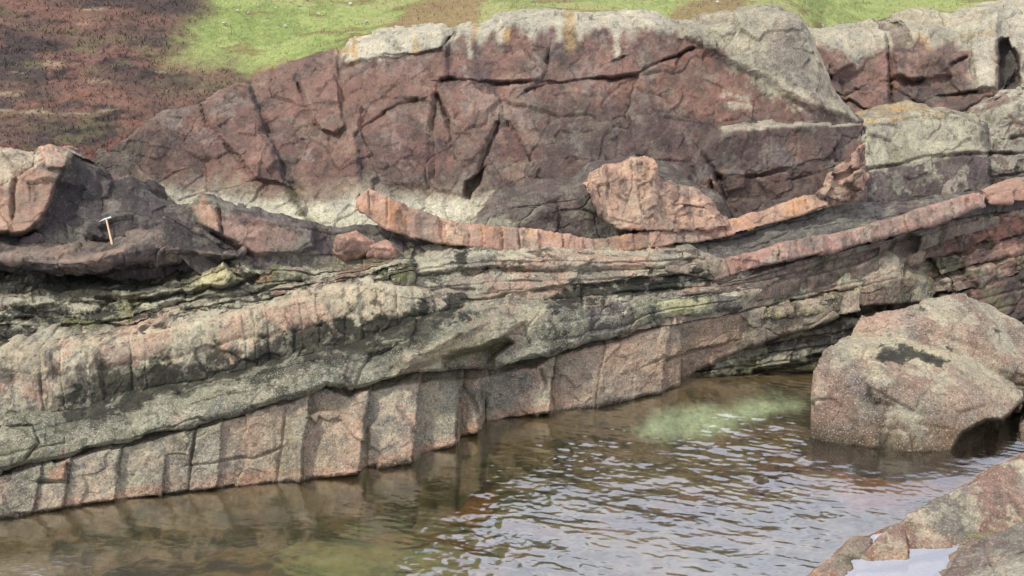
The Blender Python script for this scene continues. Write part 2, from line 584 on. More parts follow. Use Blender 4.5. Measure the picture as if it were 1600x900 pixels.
def hull_rock(name, hulls, voxel=0.035, seed=0, n_big=0.04, n_small=0.015, fac=0.04, fac_s=1.7, smooth=2, feats=(), post=None):
    """a solid rock: convex bodies fused, remeshed fine, then broken up by relief"""
    bm = bmesh.new()
    for pts in hulls:
        vs = [bm.verts.new(p) for p in pts]
        r = bmesh.ops.convex_hull(bm, input=vs)
        junk = [v for v in r['geom_interior'] if isinstance(v, bmesh.types.BMVert)]
        bmesh.ops.delete(bm, geom=junk, context='VERTS')
    bmesh.ops.recalc_face_normals(bm, faces=bm.faces)
    me = bpy.data.meshes.new(name + '_form')
    bm.to_mesh(me)
    bm.free()
    o = bpy.data.objects.new(name + '_form', me)
    scene.collection.objects.link(o)
    md = o.modifiers.new('r', 'REMESH')
    md.mode = 'VOXEL'
    md.voxel_size = voxel
    sm = o.modifiers.new('s', 'SMOOTH')
    sm.iterations = smooth
    sm.factor = 0.8
    dg = bpy.context.evaluated_depsgraph_get()
    me2 = bpy.data.meshes.new_from_object(o.evaluated_get(dg))
    bpy.data.objects.remove(o)
    bpy.data.meshes.remove(me)
    n = len(me2.vertices)
    co = np.empty(n * 3, f4)
    me2.vertices.foreach_get('co', co)
    P = co.reshape(-1, 3).astype(float)
    nn = np.empty(n * 3, f4)
    me2.vertex_normals.foreach_get('vector', nn)
    Nn = nn.reshape(-1, 3).astype(float)
    fv, fe = facets(P * fac_s, seed + 80)
    disp = n_big * fbm(P * 1.1, 3, seed + 30) + n_small * fbm(P * 7, 4, seed + 60, 0.6) + fac * fv - fac * 0.3 * np.exp(-(fe / 0.06) ** 2)
    P0 = P.copy()
    P = P + Nn * disp[:, None]
    # where each vertex is in the photograph, for placing hollows and stains
    rel = P - np.array([0, 0, CAM_H])
    fw = rel[:, 1] * CT - rel[:, 2] * ST
    up = rel[:, 1] * ST + rel[:, 2] * CT
    px, py = 800 + F_PX * rel[:, 0] / fw, 450 - F_PX * up / fw
    tw = -rel / np.linalg.norm(rel, axis=1, keepdims=True)
    front = (Nn * tw).sum(1) > 0.0
    out = apply_feats(px, py, feats, (3 * fbm(P * 5, 3, 1), 3 * fbm(P * 5 + 7, 3, 2), fbm(P * 2, 3, 3)))
    P = P + tw * (out * front)[:, None]
    if post:
        P = post(P, px, py)
    me2.vertices.foreach_set('co', P.astype(f4).ravel())
    me2.name = name
    me2.polygons.foreach_set('use_smooth', np.ones(len(me2.polygons), bool))
    me2.update()
    s = Sheet.__new__(Sheet)
    s.P, s.px, s.py, s.name, s.seed = P, px, py, name, seed
    s.N = Nn
    s.front = front
    s.rgb, s.al = np.zeros(P.shape), np.full(n, 0.5)

    def build(mat):
        s.weather()
        set_pig(me2, s.rgb, s.al)
        me2.materials.clear()
        return link(name, me2, mat)
    s.build = build
    return s


# ================================================================== SETTING
exec_parts = True
# ---- hillside behind and above the cliff
hb = C((-700, 330), (-60, 262), (0, 252), (140, 250), (200, 212), (260, 185), (325, 155), (385, 132), (470, 108), (545, 88), (690, 66), (760, 50), (850, 40), (1000, 42), (1060, 50), (1200, 40), (1262, 58), (1290, 72), (1480, 62), (1600, 35), (2300, 0))
hy0 = C((-700, 14.2), (0, 14.9), (140, 15.3), (260, 16.6), (325, 17.2), (400, 17.9), (700, 18.5), (1000, 18.6), (1200, 18.9), (1290, 21.2), (1600, 21.4), (2300, 21.5))
hy1 = C((-700, 18.5), (0, 19.5), (300, 20.8), (540, 21.8), (1000, 22.3), (1250, 23), (1400, 25.5), (2300, 26))
xs = np.arange(-700, 2300, 3.0)
vv = np.linspace(0, 1, 170)[:, None]
pyh = hb(xs)[None] * (1 - vv) + (-25) * vv
Yh = hy0(xs)[None] * (hy1(xs) / hy0(xs))[None] ** (vv ** 1.15)
PH = at(np.broadcast_to(xs[None], Yh.shape), pyh, Yh)
far = []
for k in range(1, 14):                                    # unseen hill beyond the frame, steepened at left to darken the water's reflection
    q = PH[-1] + np.stack([PH[-1][:, 0] * 0.12 * k, 0 * xs + 6.0 * k, 0.62 * k + 6.2 * k * (1 - sst(450, 1000, xs)) * sst(-700, -300, xs)], -1)
    far.append(q)
PH = np.concatenate([PH, np.stack(far, 0)], 0)
front = [PH[0] + np.array([0, -0.1 * k, -0.35 * k]) for k in (3, 2, 1)]
PH = np.concatenate([np.stack(front, 0), PH], 0)
pxh = np.broadcast_to(xs[None], PH.shape[:2])
pyh = np.concatenate([np.repeat(pyh[:1], 3, 0), pyh, np.repeat(pyh[-1:] - 15, 13, 0)], 0)
hill = Sheet.__new__(Sheet)
hill.P, hill.px, hill.py, hill.name, hill.seed = PH, pxh.copy(), pyh, 'hillside', 3
hill.rgb, hill.al = np.zeros(PH.shape), np.zeros(PH.shape[:2])
HEATH = [(-800, 400), (-800, -60), (290, -60), (312, 10), (300, 40), (262, 75), (255, 105), (300, 112), (360, 118), (400, 140), (380, 300)]
n_ = 45 * fbm(PH * 1.1, 5, 77, 0.7)
heath_m = 1 - sst(-45, 45, poly_sd(hill.px, hill.py, HEATH) + n_)
bumps = 0.05 * fbm(PH * 1.2, 4, 5, 0.6) + heath_m * (0.16 * fbm(PH * np.array([1.3, 1.8, 3]), 5, 11, 0.6))
hill.P = PH = PH + np.stack([0 * bumps, 0 * bumps, bumps], -1)
hill.base(col(146, 158, 88, 0.88), 0.0)
hill.noise(col(160, 158, 100, 0.82), 0.5, -0.1, 0.35, 0.75, an=(0.5, 1, 1), seed=1)
hill.noise(col(116, 134, 68, 0.85), 1.4, 0.05, 0.45, 0.6, seed=2)
hill.noise(col(120, 92, 62, 0.9), 2.6, 0.22, 0.5, 0.6, an=(0.4, 1, 1), seed=3)
for pts in ([(600, 45), (640, 12), (700, -5), (760, -5), (745, 38), (680, 50)], [(1040, 45), (1055, 5), (1130, -5), (1200, 12), (1180, 22), (1110, 40)], [(380, 135), (400, 108), (500, 85), (620, 45), (640, 60), (530, 100)]):
    hill.stain(col(140, 112, 78, 0.85), pts, 6, 0.8, 5)
hill.mix(col(98, 76, 64, 1.0), heath_m)
hm = lambda n: n * heath_m
for (c, sc, lo, hi, k, an, sd) in ((col(60, 52, 50), 0.9, -0.05, 0.25, 0.85, (0.5, 0.9, 2), 21), (col(122, 86, 72), 1.6, 0.0, 0.25, 0.75, (0.5, 0.6, 2), 22), (col(104, 98, 66), 1.7, 0.14, 0.34, 0.55, (0.5, 1, 1.5), 23), (col(160, 140, 108), 3.0, 0.28, 0.5, 0.6, (0.3, 1, 3), 24), (col(40, 38, 34), 4.0, 0.15, 0.45, 0.8, (0.5, 0.7, 2), 25)):
    hill.mix(c, hm(sst(lo, hi, fbm(PH * sc * np.array(an), 4, sd, 0.65)) * k))
hill.stain(col(130, 84, 70, 0.8), [(-700, 300), (-60, 232), (60, 228), (150, 215), (230, 190), (260, 200), (140, 262), (-60, 280)], 6, 0.7, 8)
hill.stain(col(158, 146, 112, 0.9), [(0, 172), (50, 172), (100, 182), (170, 172), (185, 168)], 2, 0.6, 1.5, line=True)
hill.stain(col(140, 92, 66, 0.9), [(0, 178), (50, 165), (110, 152), (150, 140)], 2, 0.5, 1.5, line=True)
tag(hill.build(M_GROUND), kind='structure')

# ---- grass blades and heather sprigs over the hill (nobody could count them)


def blades(name, sel, n, h, w, cols, seed, lean=0.35):
    r = np.random.RandomState(seed)
    idx = np.argwhere(sel)
    # even spread over the ground's area
    a = np.linalg.norm(np.cross(PH[1:, :-1] - PH[:-1, :-1], PH[:-1, 1:] - PH[:-1, :-1]), axis=-1)
    a = np.pad(a, ((0, 1), (0, 1)))
    d2 = (PH ** 2).sum(-1)
    p = (a / d2 ** 0.75)[sel]
    p /= p.sum()
    pick = idx[r.choice(len(idx), n, p=p)]
    i, j = pick[:, 0].clip(0, PH.shape[0] - 2), pick[:, 1].clip(0, PH.shape[1] - 2)
    u, v = r.rand(n, 1), r.rand(n, 1)
    B = PH[i, j] + (PH[i + 1, j] - PH[i, j]) * u + (PH[i, j + 1] - PH[i, j]) * v
    dist = np.sqrt((B ** 2).sum(-1))
    k = (dist / 18.0)[:, None]
    ang = r.rand(n) * 2 * np.pi
    side = np.stack([np.cos(ang), np.sin(ang), 0 * ang], -1) * w * k
    ln = r.normal(0, lean, (n, 2))
    H = h * (0.5 + r.rand(n, 1)) * k
    tip = B + np.concatenate([ln * H, H], 1)
    mid = B + np.concatenate([ln * H * 0.3, H * 0.55], 1)
    V = np.stack([B - side, B + side, mid + side * 0.7, mid - side * 0.7, tip], 1).reshape(-1, 3)
    me = bpy.data.meshes.new(name)
    me.vertices.add(n * 5)
    me.vertices.foreach_set('co', V.astype(f4).ravel())
    b5 = (np.arange(n) * 5)[:, None]
    loops = np.concatenate([b5 + 0, b5 + 1, b5 + 2, b5 + 3, b5 + 3, b5 + 2, b5 + 4], 1).ravel()
    me.loops.add(n * 7)
    me.loops.foreach_set('vertex_index', loops.astype(np.int32))
    me.polygons.add(n * 2)
    st = np.stack([np.arange(n) * 7, np.arange(n) * 7 + 4], 1).ravel()
    me.polygons.foreach_set('loop_start', st.astype(np.int32))
    me.polygons.foreach_set('loop_total', np.tile([4, 3], n).astype(np.int32))
    me.update(calc_edges=True)
    base = hill.rgb[i, j]
    c = np.array(cols)[r.randint(0, len(cols), n)]
    rgb = (0.85 * base + 0.15 * c) * r.uniform(0.8, 1.25, (n, 1))
    set_pig(me, np.repeat(rgb[:, None], 5, 1), 0.0)
    m, nt, out = bpy.data.materials.get('leaf'), None, None
    if not m:
        m, nt, out = new_mat('leaf')
        bs = nt.nodes.new('ShaderNodeBsdfPrincipled')
        bs.inputs['Roughness'].default_value = 0.7
        aa = nt.nodes.new('ShaderNodeAttribute')
        aa.attribute_name = 'pigment'
        nt.links.new(aa.outputs['Color'], bs.inputs['Base Color'])
        nt.links.new(bs.outputs[0], out.inputs['Surface'])
    return tag(link(name, me, m), kind='stuff')


vis = (hill.py > -60) & (hill.px > -250) & (hill.px < 1850)
g = blades('grass', vis & (heath_m < 0.45), 90000, 0.045, 0.006, [col(140, 152, 86), col(112, 128, 66), col(160, 156, 106), col(146, 122, 88)], 4)
tag(g, 'short green grass with tan patches on the slope above the cliff', 'grass')
g = blades('heather', vis & (heath_m >= 0.45), 42000, 0.055, 0.010, [col(96, 70, 58), col(80, 62, 54), col(116, 84, 68), col(100, 98, 60), col(66, 56, 52)], 5, 0.7)
tag(g, 'dark reddish brown heather covering the slope at the upper left', 'heather')

# ---- seabed and water
gx, gy = np.meshgrid(np.arange(-12, 14, 0.05), np.arange(4.0, 19, 0.05))
SZ = -0.55 + 0.0 * gx
SB = np.stack([gx, gy, SZ], -1)
SB[..., 2] += 0.28 * fbm(SB * 0.7, 4, 9) + 0.05 * fbm(SB * 4, 3, 12)
rel = SB - np.array([0, 0, CAM_H])
fw = rel[..., 1] * CT - rel[..., 2] * ST
sb = Sheet.__new__(Sheet)
sb.P, sb.name, sb.seed = SB, 'seabed', 8
sb.px, sb.py = 800 + F_PX * rel[..., 0] / fw, 450 - F_PX * (rel[..., 1] * ST + rel[..., 2] * CT) / fw
sb.rgb, sb.al = np.zeros(SB.shape), np.zeros(gx.shape)
sb.base(col(108, 92, 48))
sb.noise(col(54, 58, 26), 1.2, -0.1, 0.3, 0.85, an=(0.6, 1.4, 1), seed=1)
sb.noise(col(104, 74, 34), 1.6, 0.0, 0.35, 0.85, an=(0.6, 1.4, 1), seed=2)
sb.noise(col(40, 44, 26), 2.6, 0.12, 0.4, 0.9, an=(0.6, 1.4, 1), seed=3)
sb.noise(col(118, 104, 74), 3.2, 0.2, 0.45, 0.7, an=(0.6, 1.4, 1), seed=4)
WHITE_S = col(196, 212, 172)
sb.stain(WHITE_S, [(985, 672), (1010, 650), (1060, 640), (1130, 632), (1230, 622), (1262, 630), (1250, 642), (1190, 652), (1140, 668), (1060, 684), (1000, 688)], 15, 0.85, 8, 1.6)
sb.stain(WHITE_S, [(918, 692), (930, 684), (950, 686), (955, 696), (930, 702)], 4, 0.9, 4)
sb.stain(col(110, 150, 100), [(575, 806), (590, 792), (618, 792), (632, 804), (600, 815)], 4, 0.9, 4)
sb.stain(col(118, 72, 26), [(690, 770), (770, 760), (775, 800), (740, 830), (680, 812)], 8, 0.8, 8)
sb.stain(col(30, 36, 18), [(640, 765), (720, 745), (790, 745), (740, 780), (660, 795)], 8, 0.8, 8)
sb.stain(col(130, 76, 28), [(1275, 700), (1400, 700), (1590, 705), (1500, 770), (1330, 800)], 12, 0.8, 12)
tag(sb.build(M_SEABED), kind='structure')

step = 0.022
gx, gy = np.meshgrid(np.arange(-7.5, 10.5, step), np.arange(6.5, 16.5, step))
WP = np.stack([gx, gy, 0 * gx], -1)
rel = WP - np.array([0, 0, CAM_H])
fw = rel[..., 1] * CT - rel[..., 2] * ST
wx, wy = 800 + F_PX * rel[..., 0] / fw, 450 - F_PX * (rel[..., 1] * ST + rel[..., 2] * CT) / fw
# the breeze reaches the open middle of the pool; the lee of the rocks stays calmer
BREEZE = [(560, 990), (640, 830), (760, 750), (900, 700), (1060, 690), (1200, 668), (1262, 690), (1300, 760), (1500, 780), (1400, 990)]
br = 1 - sst(-45, 60, poly_sd(wx, wy, BREEZE) + 60 * fbm(WP * 1.1, 3, 41))
amp = (0.0020 + 0.0046 * br) * (1 + 0.28 * np.clip(WP[..., 1] - 9.8, 0, 4)) * (1 + 0.5 * fbm(WP * 0.8, 2, 44))
A = np.array([1.0, 2.3, 1])
rot = np.array([[0.96, 0.28, 0], [-0.28, 0.96, 0], [0, 0, 1]])
Q = (WP @ rot) * A
w = 1.3 * fbm(Q * 1.7, 2, 51) + 0.6 * fbm(Q * 4.6 + 5, 3, 52, 0.5, True) + 0.30 * fbm(Q * 11.0 + 9, 2, 53)
WP[..., 2] = amp * w * 1.6
me = grid_mesh('water', WP)
m, nt, out = new_mat('pool_water')
gl = nt.nodes.new('ShaderNodeBsdfGlossy')
gl.inputs['Roughness'].default_value = 0.10
gl.inputs['Color'].default_value = (1, 1, 1, 1)
tr = nt.nodes.new('ShaderNodeBsdfTransparent')
tr.inputs['Color'].default_value = (0.92, 0.93, 0.84, 1)
gg = nt.nodes.new('ShaderNodeNewGeometry')
dt = nt.nodes.new('ShaderNodeVectorMath')
dt.operation = 'DOT_PRODUCT'
ab, om, pw = (nt.nodes.new('ShaderNodeMath') for _ in range(3))
ab.operation, om.operation, pw.operation = 'ABSOLUTE', 'SUBTRACT', 'POWER'
om.inputs[0].default_value, pw.inputs[1].default_value = 1.0, 5.0
fr = nt.nodes.new('ShaderNodeMapRange')
fr.name = 'Schlick'
fr.inputs['To Min'].default_value = 0.32
nt.links.new(gg.outputs['Incoming'], dt.inputs[0])
nt.links.new(dt.outputs['Value'], ab.inputs[0])
nt.links.new(ab.outputs[0], om.inputs[1])
nt.links.new(om.outputs[0], pw.inputs[0])
nt.links.new(pw.outputs[0], fr.inputs['Value'])
mx = nt.nodes.new('ShaderNodeMixShader')
bp = nt.nodes.new('ShaderNodeBump')
bp.inputs['Strength'].default_value = 0.16
bp.inputs['Distance'].default_value = 0.01
nz = nt.nodes.new('ShaderNodeTexNoise')
nz.inputs['Scale'].default_value = 16
nz.inputs['Detail'].default_value = 3
mp = nt.nodes.new('ShaderNodeMapping')
mp.inputs['Scale'].default_value = (0.7, 1.8, 1)
nt.links.new(gg.outputs['Position'], mp.inputs['Vector'])
nt.links.new(mp.outputs[0], nz.inputs['Vector'])
nt.links.new(nz.outputs['Fac'], bp.inputs['Height'])
nt.links.new(bp.outputs[0], gl.inputs['Normal'])
nt.links.new(bp.outputs[0], dt.inputs[1])
nt.links.new(fr.outputs[0], mx.inputs[0])
nt.links.new(tr.outputs[0], mx.inputs[1])
nt.links.new(gl.outputs[0], mx.inputs[2])
nt.links.new(mx.outputs[0], out.inputs['Surface'])
M_WATER = m
tag(link('water', me, m), kind='structure')

# ---- curves shared by neighbouring rock bodies (photograph positions)
Lw = C((-700, 930), (-60, 815), (0, 808), (60, 802), (120, 792), (200, 782), (330, 766), (470, 753), (478, 750), (566, 741), (572, 733), (650, 722), (658, 712), (700, 700), (716, 694), (719, 684), (752, 676), (757, 661), (862, 648), (940, 633), (1040, 613), (1062, 604), (1100, 604), (1270, 598), (1340, 590), (1700, 560), (2300, 530))
L1 = C((-700, 860), (-60, 752), (0, 740), (60, 727), (120, 712), (160, 700), (205, 692), (240, 682), (330, 660), (400, 640), (460, 622), (510, 604), (545, 614), (590, 602), (650, 590), (690, 586), (760, 582), (840, 568), (872, 552), (960, 534), (1000, 518), (1060, 503), (1155, 487), (1208, 479), (1295, 461), (1350, 447), (1420, 432))
Yw = lambda q: ywat(q, Lw(q))
YwS = C((-700, 8.7), (0, 9.92), (330, 10.55), (560, 11.05), (750, 12.1), (860, 12.9), (1050, 14.0), (1270, 14.6), (1700, 15.6), (2300, 16))
L2 = C((-60, 662), (0, 652), (130, 642), (250, 612), (400, 582), (480, 556), (560, 540), (640, 512), (720, 492), (800, 486), (900, 478), (1000, 468), (1040, 463), (1140, 456), (1200, 440))
L3 = C((-60, 560), (0, 550), (50, 547), (150, 543), (210, 518), (310, 502), (400, 484), (480, 461), (560, 432), (640, 412), (700, 402), (830, 397), (1000, 399), (1080, 392), (1180, 396))
add = lambda fn, d: (lambda q: fn(q) + d)

# ---- bedrock behind every bed, so that crevices end in stone
bed = Sheet('bedrock', -700, 2300, C((-700, 330), (0, 260), (200, 300), (500, 345), (900, 380), (1300, 330), (1600, 300), (2300, 260)), add(Lw, 30),
            C((-700, 15), (0, 15), (400, 15.8), (900, 16.6), (1300, 17.8), (1700, 19), (2300, 20)), lambda q: YwS(q) + 1.1, step=6, back=0.5, mode='down', drop=1.5, n_big=0.1, fac=0.08, seed=60)
bed.base(SLATE_D, 0.3).noise(MAUVE_D, 1.5, 0, 0.4, 0.6)
tag(bed.build(M_SLAB), kind='structure')

# ---- main cliff
ct = C((110, 240), (150, 232), (200, 200), (260, 174), (325, 146), (385, 122), (398, 114), (470, 95), (530, 80), (545, 64), (600, 54), (690, 44), (750, 38), (780, 26), (850, 22), (1000, 24), (1035, 30), (1060, 40), (1100, 33), (1150, 24), (1190, 18), (1230, 20), (1256, 34), (1272, 52), (1285, 90), (1300, 125), (1330, 172), (1350, 200))
cb = C((110, 310), (240, 356), (500, 365), (560, 352), (760, 365), (900, 385), (1130, 390), (1290, 345), (1350, 310))
cfe = [('crack', [(690, 124), (740, 125), (765, 127), (800, 129), (880, 126), (900, 123), (960, 124), (1000, 118), (1020, 105), (1040, 95), (1080, 80)], 2.6, 0.30),
       ('crack', [(822, 142), (835, 134), (880, 126)], 2.2, 0.22), ('crack', [(960, 95), (975, 90)], 2, 0.15),
       ('crack', [(556, 214), (566, 196), (590, 180), (620, 163), (650, 155)], 3, 0.22), ('crack', [(556, 212), (562, 240), (568, 285)], 5, 0.10),
       ('crack', [(680, 150), (676, 190), (680, 230), (678, 280)], 4.5, 0.16), ('crack', [(682, 150), (700, 182), (705, 220), (712, 248), (726, 262)], 3, 0.2),
       ('crack', [(775, 190), (768, 212), (757, 240), (745, 275), (732, 300)], 4, 0.22), ('plate', [(724, 306), (726, 285), (742, 276), (756, 262), (750, 288), (736, 309)], -0.35, 3),
       ('crack', [(792, 190), (808, 210), (822, 235), (836, 256)], 3.2, 0.18), ('crack', [(790, 190), (785, 160), (770, 130)], 3, 0.05),
       ('plate', [(465, 128), (522, 118), (540, 196), (522, 209), (502, 202), (480, 165)], 0.17, 3),
       ('crack', [(465, 135), (482, 168), (500, 203), (520, 213), (540, 204)], 3, 0.15),
       ('crack', [(388, 128), (402, 165), (415, 205), (432, 245), (455, 290), (490, 340)], 9, 0.24),
       ('plate', [(308, 160), (340, 140), (385, 124), (410, 190), (436, 250), (446, 284), (400, 282), (362, 238), (330, 205)], 0.14, 4),
       ('crack', [(398, 286), (420, 288), (443, 289)], 2.5, 0.22), ('crack', [(350, 232), (372, 250), (398, 284)], 3, 0.1),
       ('crack', [(312, 165), (318, 190), (340, 212)], 3, 0.1),
       ('crack', [(1095, 240), (1108, 258), (1124, 276)], 4, 0.4), ('crack', [(1124, 276), (1130, 300), (1150, 332)], 3, 0.2),
       ('crack', [(700, 50), (702, 120)], 4, 0.06), ('crack', [(860, 60), (850, 120)], 3, 0.04), ('crack', [(600, 85), (650, 87), (686, 78), (700, 62)], 2.5, 0.2),
       ('plate', [(538, 100), (540, 62), (690, 40), (694, 76), (640, 87), (560, 92)], 0.10, 4),
       ('plate', [(1060, 60), (1100, 30), (1230, 10), (1300, 100), (1330, 185), (1260, 170), (1190, 120), (1130, 95)], 0.22, 9),
       ('plate', [(570, 200), (600, 180), (650, 165), (672, 180), (668, 290), (580, 285)], 0.08, 6), ('plate', [(690, 190), (770, 160), (765, 210), (728, 262)], 0.08, 6),
       ('crack', [(470, 215), (500, 225), (530, 215)], 2, 0.06), ('dent', (330, 255, 18, 30, 20), -0.06), ('dent', (620, 230, 45, 50, 0), 0.08),
       ('crack', [(860, 300), (840, 310), (800, 312)], 2, 0.08), ('crack', [(1140, 200), (1000, 180), (960, 150)], 3, 0.04), ('crack', [(960, 200), (965, 240), (985, 250)], 3, 0.1), ('crack', [(1180, 290), (1240, 280), (1300, 262)], 2, 0.08)]
s = Sheet('cliff', 110, 1350, ct, cb,
          C((110, 15.2), (200, 16), (325, 17.2), (400, 17.8), (700, 18.3), (1000, 18.3), (1190, 18.5), (1350, 17.6)),
          C((110, 14.8), (300, 15.0), (500, 15.1), (760, 15.5), (1000, 15.9), (1350, 16.6)), back=1.0, rise=0.03, mode='down', drop=0.8, rnd=0.28, rpx=16, jag=3.5,
          bulge=0.08, feats=cfe, n_big=0.10, n_small=0.026, fac=0.09, fac_s=0.95, seed=11, crisp=0.42)
s.base(MAUVE, 0.3)
s.noise(MAUVE_D, 0.8, -0.05, 0.5, 0.85, an=(1, 1, 0.5), seed=1)
s.noise(MAUVE_P, 0.9, 0.0, 0.4, 0.75, an=(1, 1, 0.6), seed=2)
s.noise(col(150, 128, 118, K), 2.5, 0.1, 0.5, 0.6, an=(1, 1, 0.3), seed=3)
s.noise(col(84, 62, 62, K), 5.0, 0.2, 0.5, 0.6, an=(1, 1, 0.6), seed=4)
s.stain(MAUVE_D, [(820, 150), (1000, 160), (1330, 180), (1340, 300), (1140, 360), (820, 350), (760, 300), (840, 260)], 22, 0.65, 16, 1.2)
s.stain(col(146, 100, 84, K), [(1030, 100), (1110, 85), (1160, 120), (1200, 170), (1150, 190), (1050, 180), (1010, 140)], 14, 0.7, 10, 1.4)
s.stain(MAUVE_P, [(450, 120), (560, 110), (690, 120), (680, 180), (560, 230), (470, 230)], 20, 0.6, 14, 1.2)
# dark streaks, some following the carved cracks and gully
for a in ([(388, 128), (402, 165), (415, 205), (432, 245), (450, 290)], [(700, 50), (700, 130)], [(745, 60), (750, 120)], [(560, 215), (566, 285)], [(1115, 60), (1120, 110)]):
    s.stain(col(84, 68, 68, K), a, 7, 0.75, 5, 2.0, line=True)
topd = s.py - ct(s.px)
drip = 26 + 22 * fbm(np.stack([s.px / 16, s.px * 0, s.px * 0], -1), 3, 5) + 10 * fbm(s.P * 2, 3, 8)
m_top = (1 - sst(0.5, 1.15, topd / np.maximum(drip, 3))) * sst(520, 545, s.px) * (1 - sst(1040, 1075, s.px) * 0.5)
s.mix(CREAM, m_top * 0.9, 0.9)
s.stain(CREAM, [(538, 95), (540, 60), (600, 50), (690, 40), (695, 74), (640, 84), (560, 92)], 3, 0.9, 4, alpha=0.8)
for (x, y0, y1, w_, c) in ((553, 62, 98, 4, OCHRE), (648, 60, 84, 4, OCHRE), (890, 22, 72, 9, OCHRE), (872, 30, 60, 5, CREAM), (780, 30, 62, 7, CREAM), (790, 50, 60, 5, OCHRE), (830, 28, 55, 7, CREAM), (963, 30, 92, 5, CREAM), (1010, 26, 40, 9, CREAM), (905, 40, 60, 5, CREAM), (732, 60, 90, 4, CREAM), (740, 30, 60, 6, OCHRE), (960, 30, 50, 8, CREAM)):
    s.stain(c, [(x, y0), (x + 2, y1)], w_, 0.75, 3.5, 4, line=True, alpha=0.8)
s.stain(col(176, 166, 140, K), [(1060, 45), (1100, 30), (1190, 14), (1262, 32), (1290, 100), (1330, 178), (1290, 175), (1230, 160), (1200, 135), (1170, 110), (1120, 78), (1075, 62)], 12, 0.9, 18, 3.2, alpha=1.0)
s.stain(col(118, 104, 100, K), [(1200, 60), (1245, 50), (1290, 150), (1250, 150), (1190, 100)], 14, 0.55, 22, 4)
s.stain(col(120, 104, 100, K), [(1180, 60), (1240, 40), (1260, 110), (1230, 120)], 14, 0.6, 12, 3)
for c_, pts in ((CREAM, [(1130, 150), (1165, 155), (1170, 168), (1135, 166)]), (CREAM, [(1140, 100), (1180, 110), (1230, 140), (1260, 150)]), (OCHRE, [(530, 80), (545, 75)])):
    s.stain(c_, pts, 5, 0.6, 7, 5, line=True)
# pale crust at the foot
s.stain(col(214, 204, 176, K), [(200, 290), (250, 282), (330, 300), (420, 315), (440, 312), (520, 318), (560, 300), (620, 305), (700, 308), (770, 306), (800, 330), (740, 370), (230, 380)], 14, 0.95, 9, 2.4, alpha=0.9)
s.stain(col(158, 136, 110, K), [(210, 270), (400, 290), (560, 285), (640, 290), (760, 290), (760, 305), (560, 305), (400, 310), (225, 292)], 14, 0.6, 10, 2.4, alpha=0.8)
s.stain(col(84, 80, 46, K), [(452, 296), (468, 325), (486, 345)], 8, 0.8, 5, 4, line=True)
s.stain(col(92, 84, 70, K), [(155, 235), (215, 215), (225, 250), (200, 275), (150, 270)], 8, 0.6, 8, 3, alpha=0.8)
s.stain(OCHRE * 0.9, [(200, 190), (240, 172), (270, 163), (322, 147)], 3, 0.8, 2, 3, line=True)
tag(s.build(M_CLIFF), kind='structure')

# ---- upper right cliff, farther back
rt = C((1225, 60), (1262, 44), (1290, 50), (1330, 47), (1380, 43), (1420, 34), (1450, 33), (1480, 38), (1520, 32), (1545, 20), (1580, 12), (1620, 8), (1800, 0), (2300, -20))
rfe = [('plate', [(1385, 40), (1420, 34), (1425, 72), (1398, 84), (1384, 78)], -0.25, 3), ('crack', [(1385, 40), (1384, 90), (1394, 130), (1396, 185)], 3, 0.28),
       ('crack', [(1272, 110), (1290, 122), (1305, 116), (1325, 104)], 4, 0.35), ('plate', [(1270, 60), (1300, 70), (1330, 100), (1300, 120), (1275, 112)], 0.22, 4),
       ('crack', [(1310, 142), (1325, 146), (1340, 138)], 3, 0.3), ('crack', [(1325, 155), (1350, 175), (1368, 184)], 4, 0.4),
       ('crack', [(1394, 122), (1410, 122), (1426, 130), (1440, 124)], 3, 0.28), ('crack', [(1480, 105), (1495, 95), (1512, 92)], 3, 0.3),
       ('crack', [(1465, 152), (1500, 150), (1520, 145)], 3, 0.35), ('plate', [(1395, 84), (1440, 70), (1480, 100), (1485, 118), (1450, 124), (1400, 124)], 0.2, 4),
       ('plate', [(1485, 112), (1515, 92), (1522, 145), (1500, 150), (1484, 130)], 0.14, 3), ('plate', [(1558, 62), (1575, 60), (1598, 125), (1560, 140)], -0.5, 4),
       ('plate', [(1515, 40), (1560, 20), (1560, 60), (1556, 140), (1524, 140)], 0.25, 5), ('crack', [(1390, 130), (1440, 160), (1470, 150)], 2, 0.1)]
s = Sheet('cliff', 1225, 2300, rt, C((1225, 185), (1350, 215), (1460, 205), (1600, 180), (2300, 150)), C((1225, 20.6), (1600, 20.8), (2300, 21)), C((1225, 18.6), (1600, 19.2), (2300, 19.5)),
          back=1.2, rise=0.03, mode='down', drop=0.8, rnd=0.35, rpx=20, jag=4, feats=rfe, n_big=0.14, n_small=0.03, fac=0.16, fac_s=0.9, seed=15)
s.base(col(138, 104, 94, K), 0.3).noise(MAUVE_D, 0.9, 0, 0.4, 0.8, seed=1).noise(MAUVE_P, 1.6, 0.05, 0.4, 0.7, seed=2)
topd = s.py - rt(s.px)
drip = 34 + 26 * fbm(np.stack([s.px / 18, s.px * 0, s.px * 0], -1), 3, 6) + 14 * fbm(s.P * 2, 3, 9)
s.mix(col(190, 178, 152, K), (1 - sst(0.6, 1.15, topd / np.maximum(drip, 3))) * 0.85, 0.9)
s.stain(col(186, 174, 150, K), [(1275, 55), (1380, 45), (1385, 80), (1340, 100), (1290, 85)], 10, 0.85, 10, 2.4, alpha=0.9)
s.stain(col(190, 180, 158, K), [(1500, 45), (1560, 20), (1700, 0), (1700, 150), (1600, 135), (1575, 60), (1555, 65), (1550, 145), (1525, 145), (1512, 80)], 8, 0.85, 8, 2.4, alpha=0.9)
s.stain(OCHRE, [(1440, 55), (1450, 60), (1452, 80)], 6, 0.6, 5, 4, line=True)
s.stain(OCHRE, [(1500, 55), (1550, 50)], 5, 0.5, 5, 4, line=True)
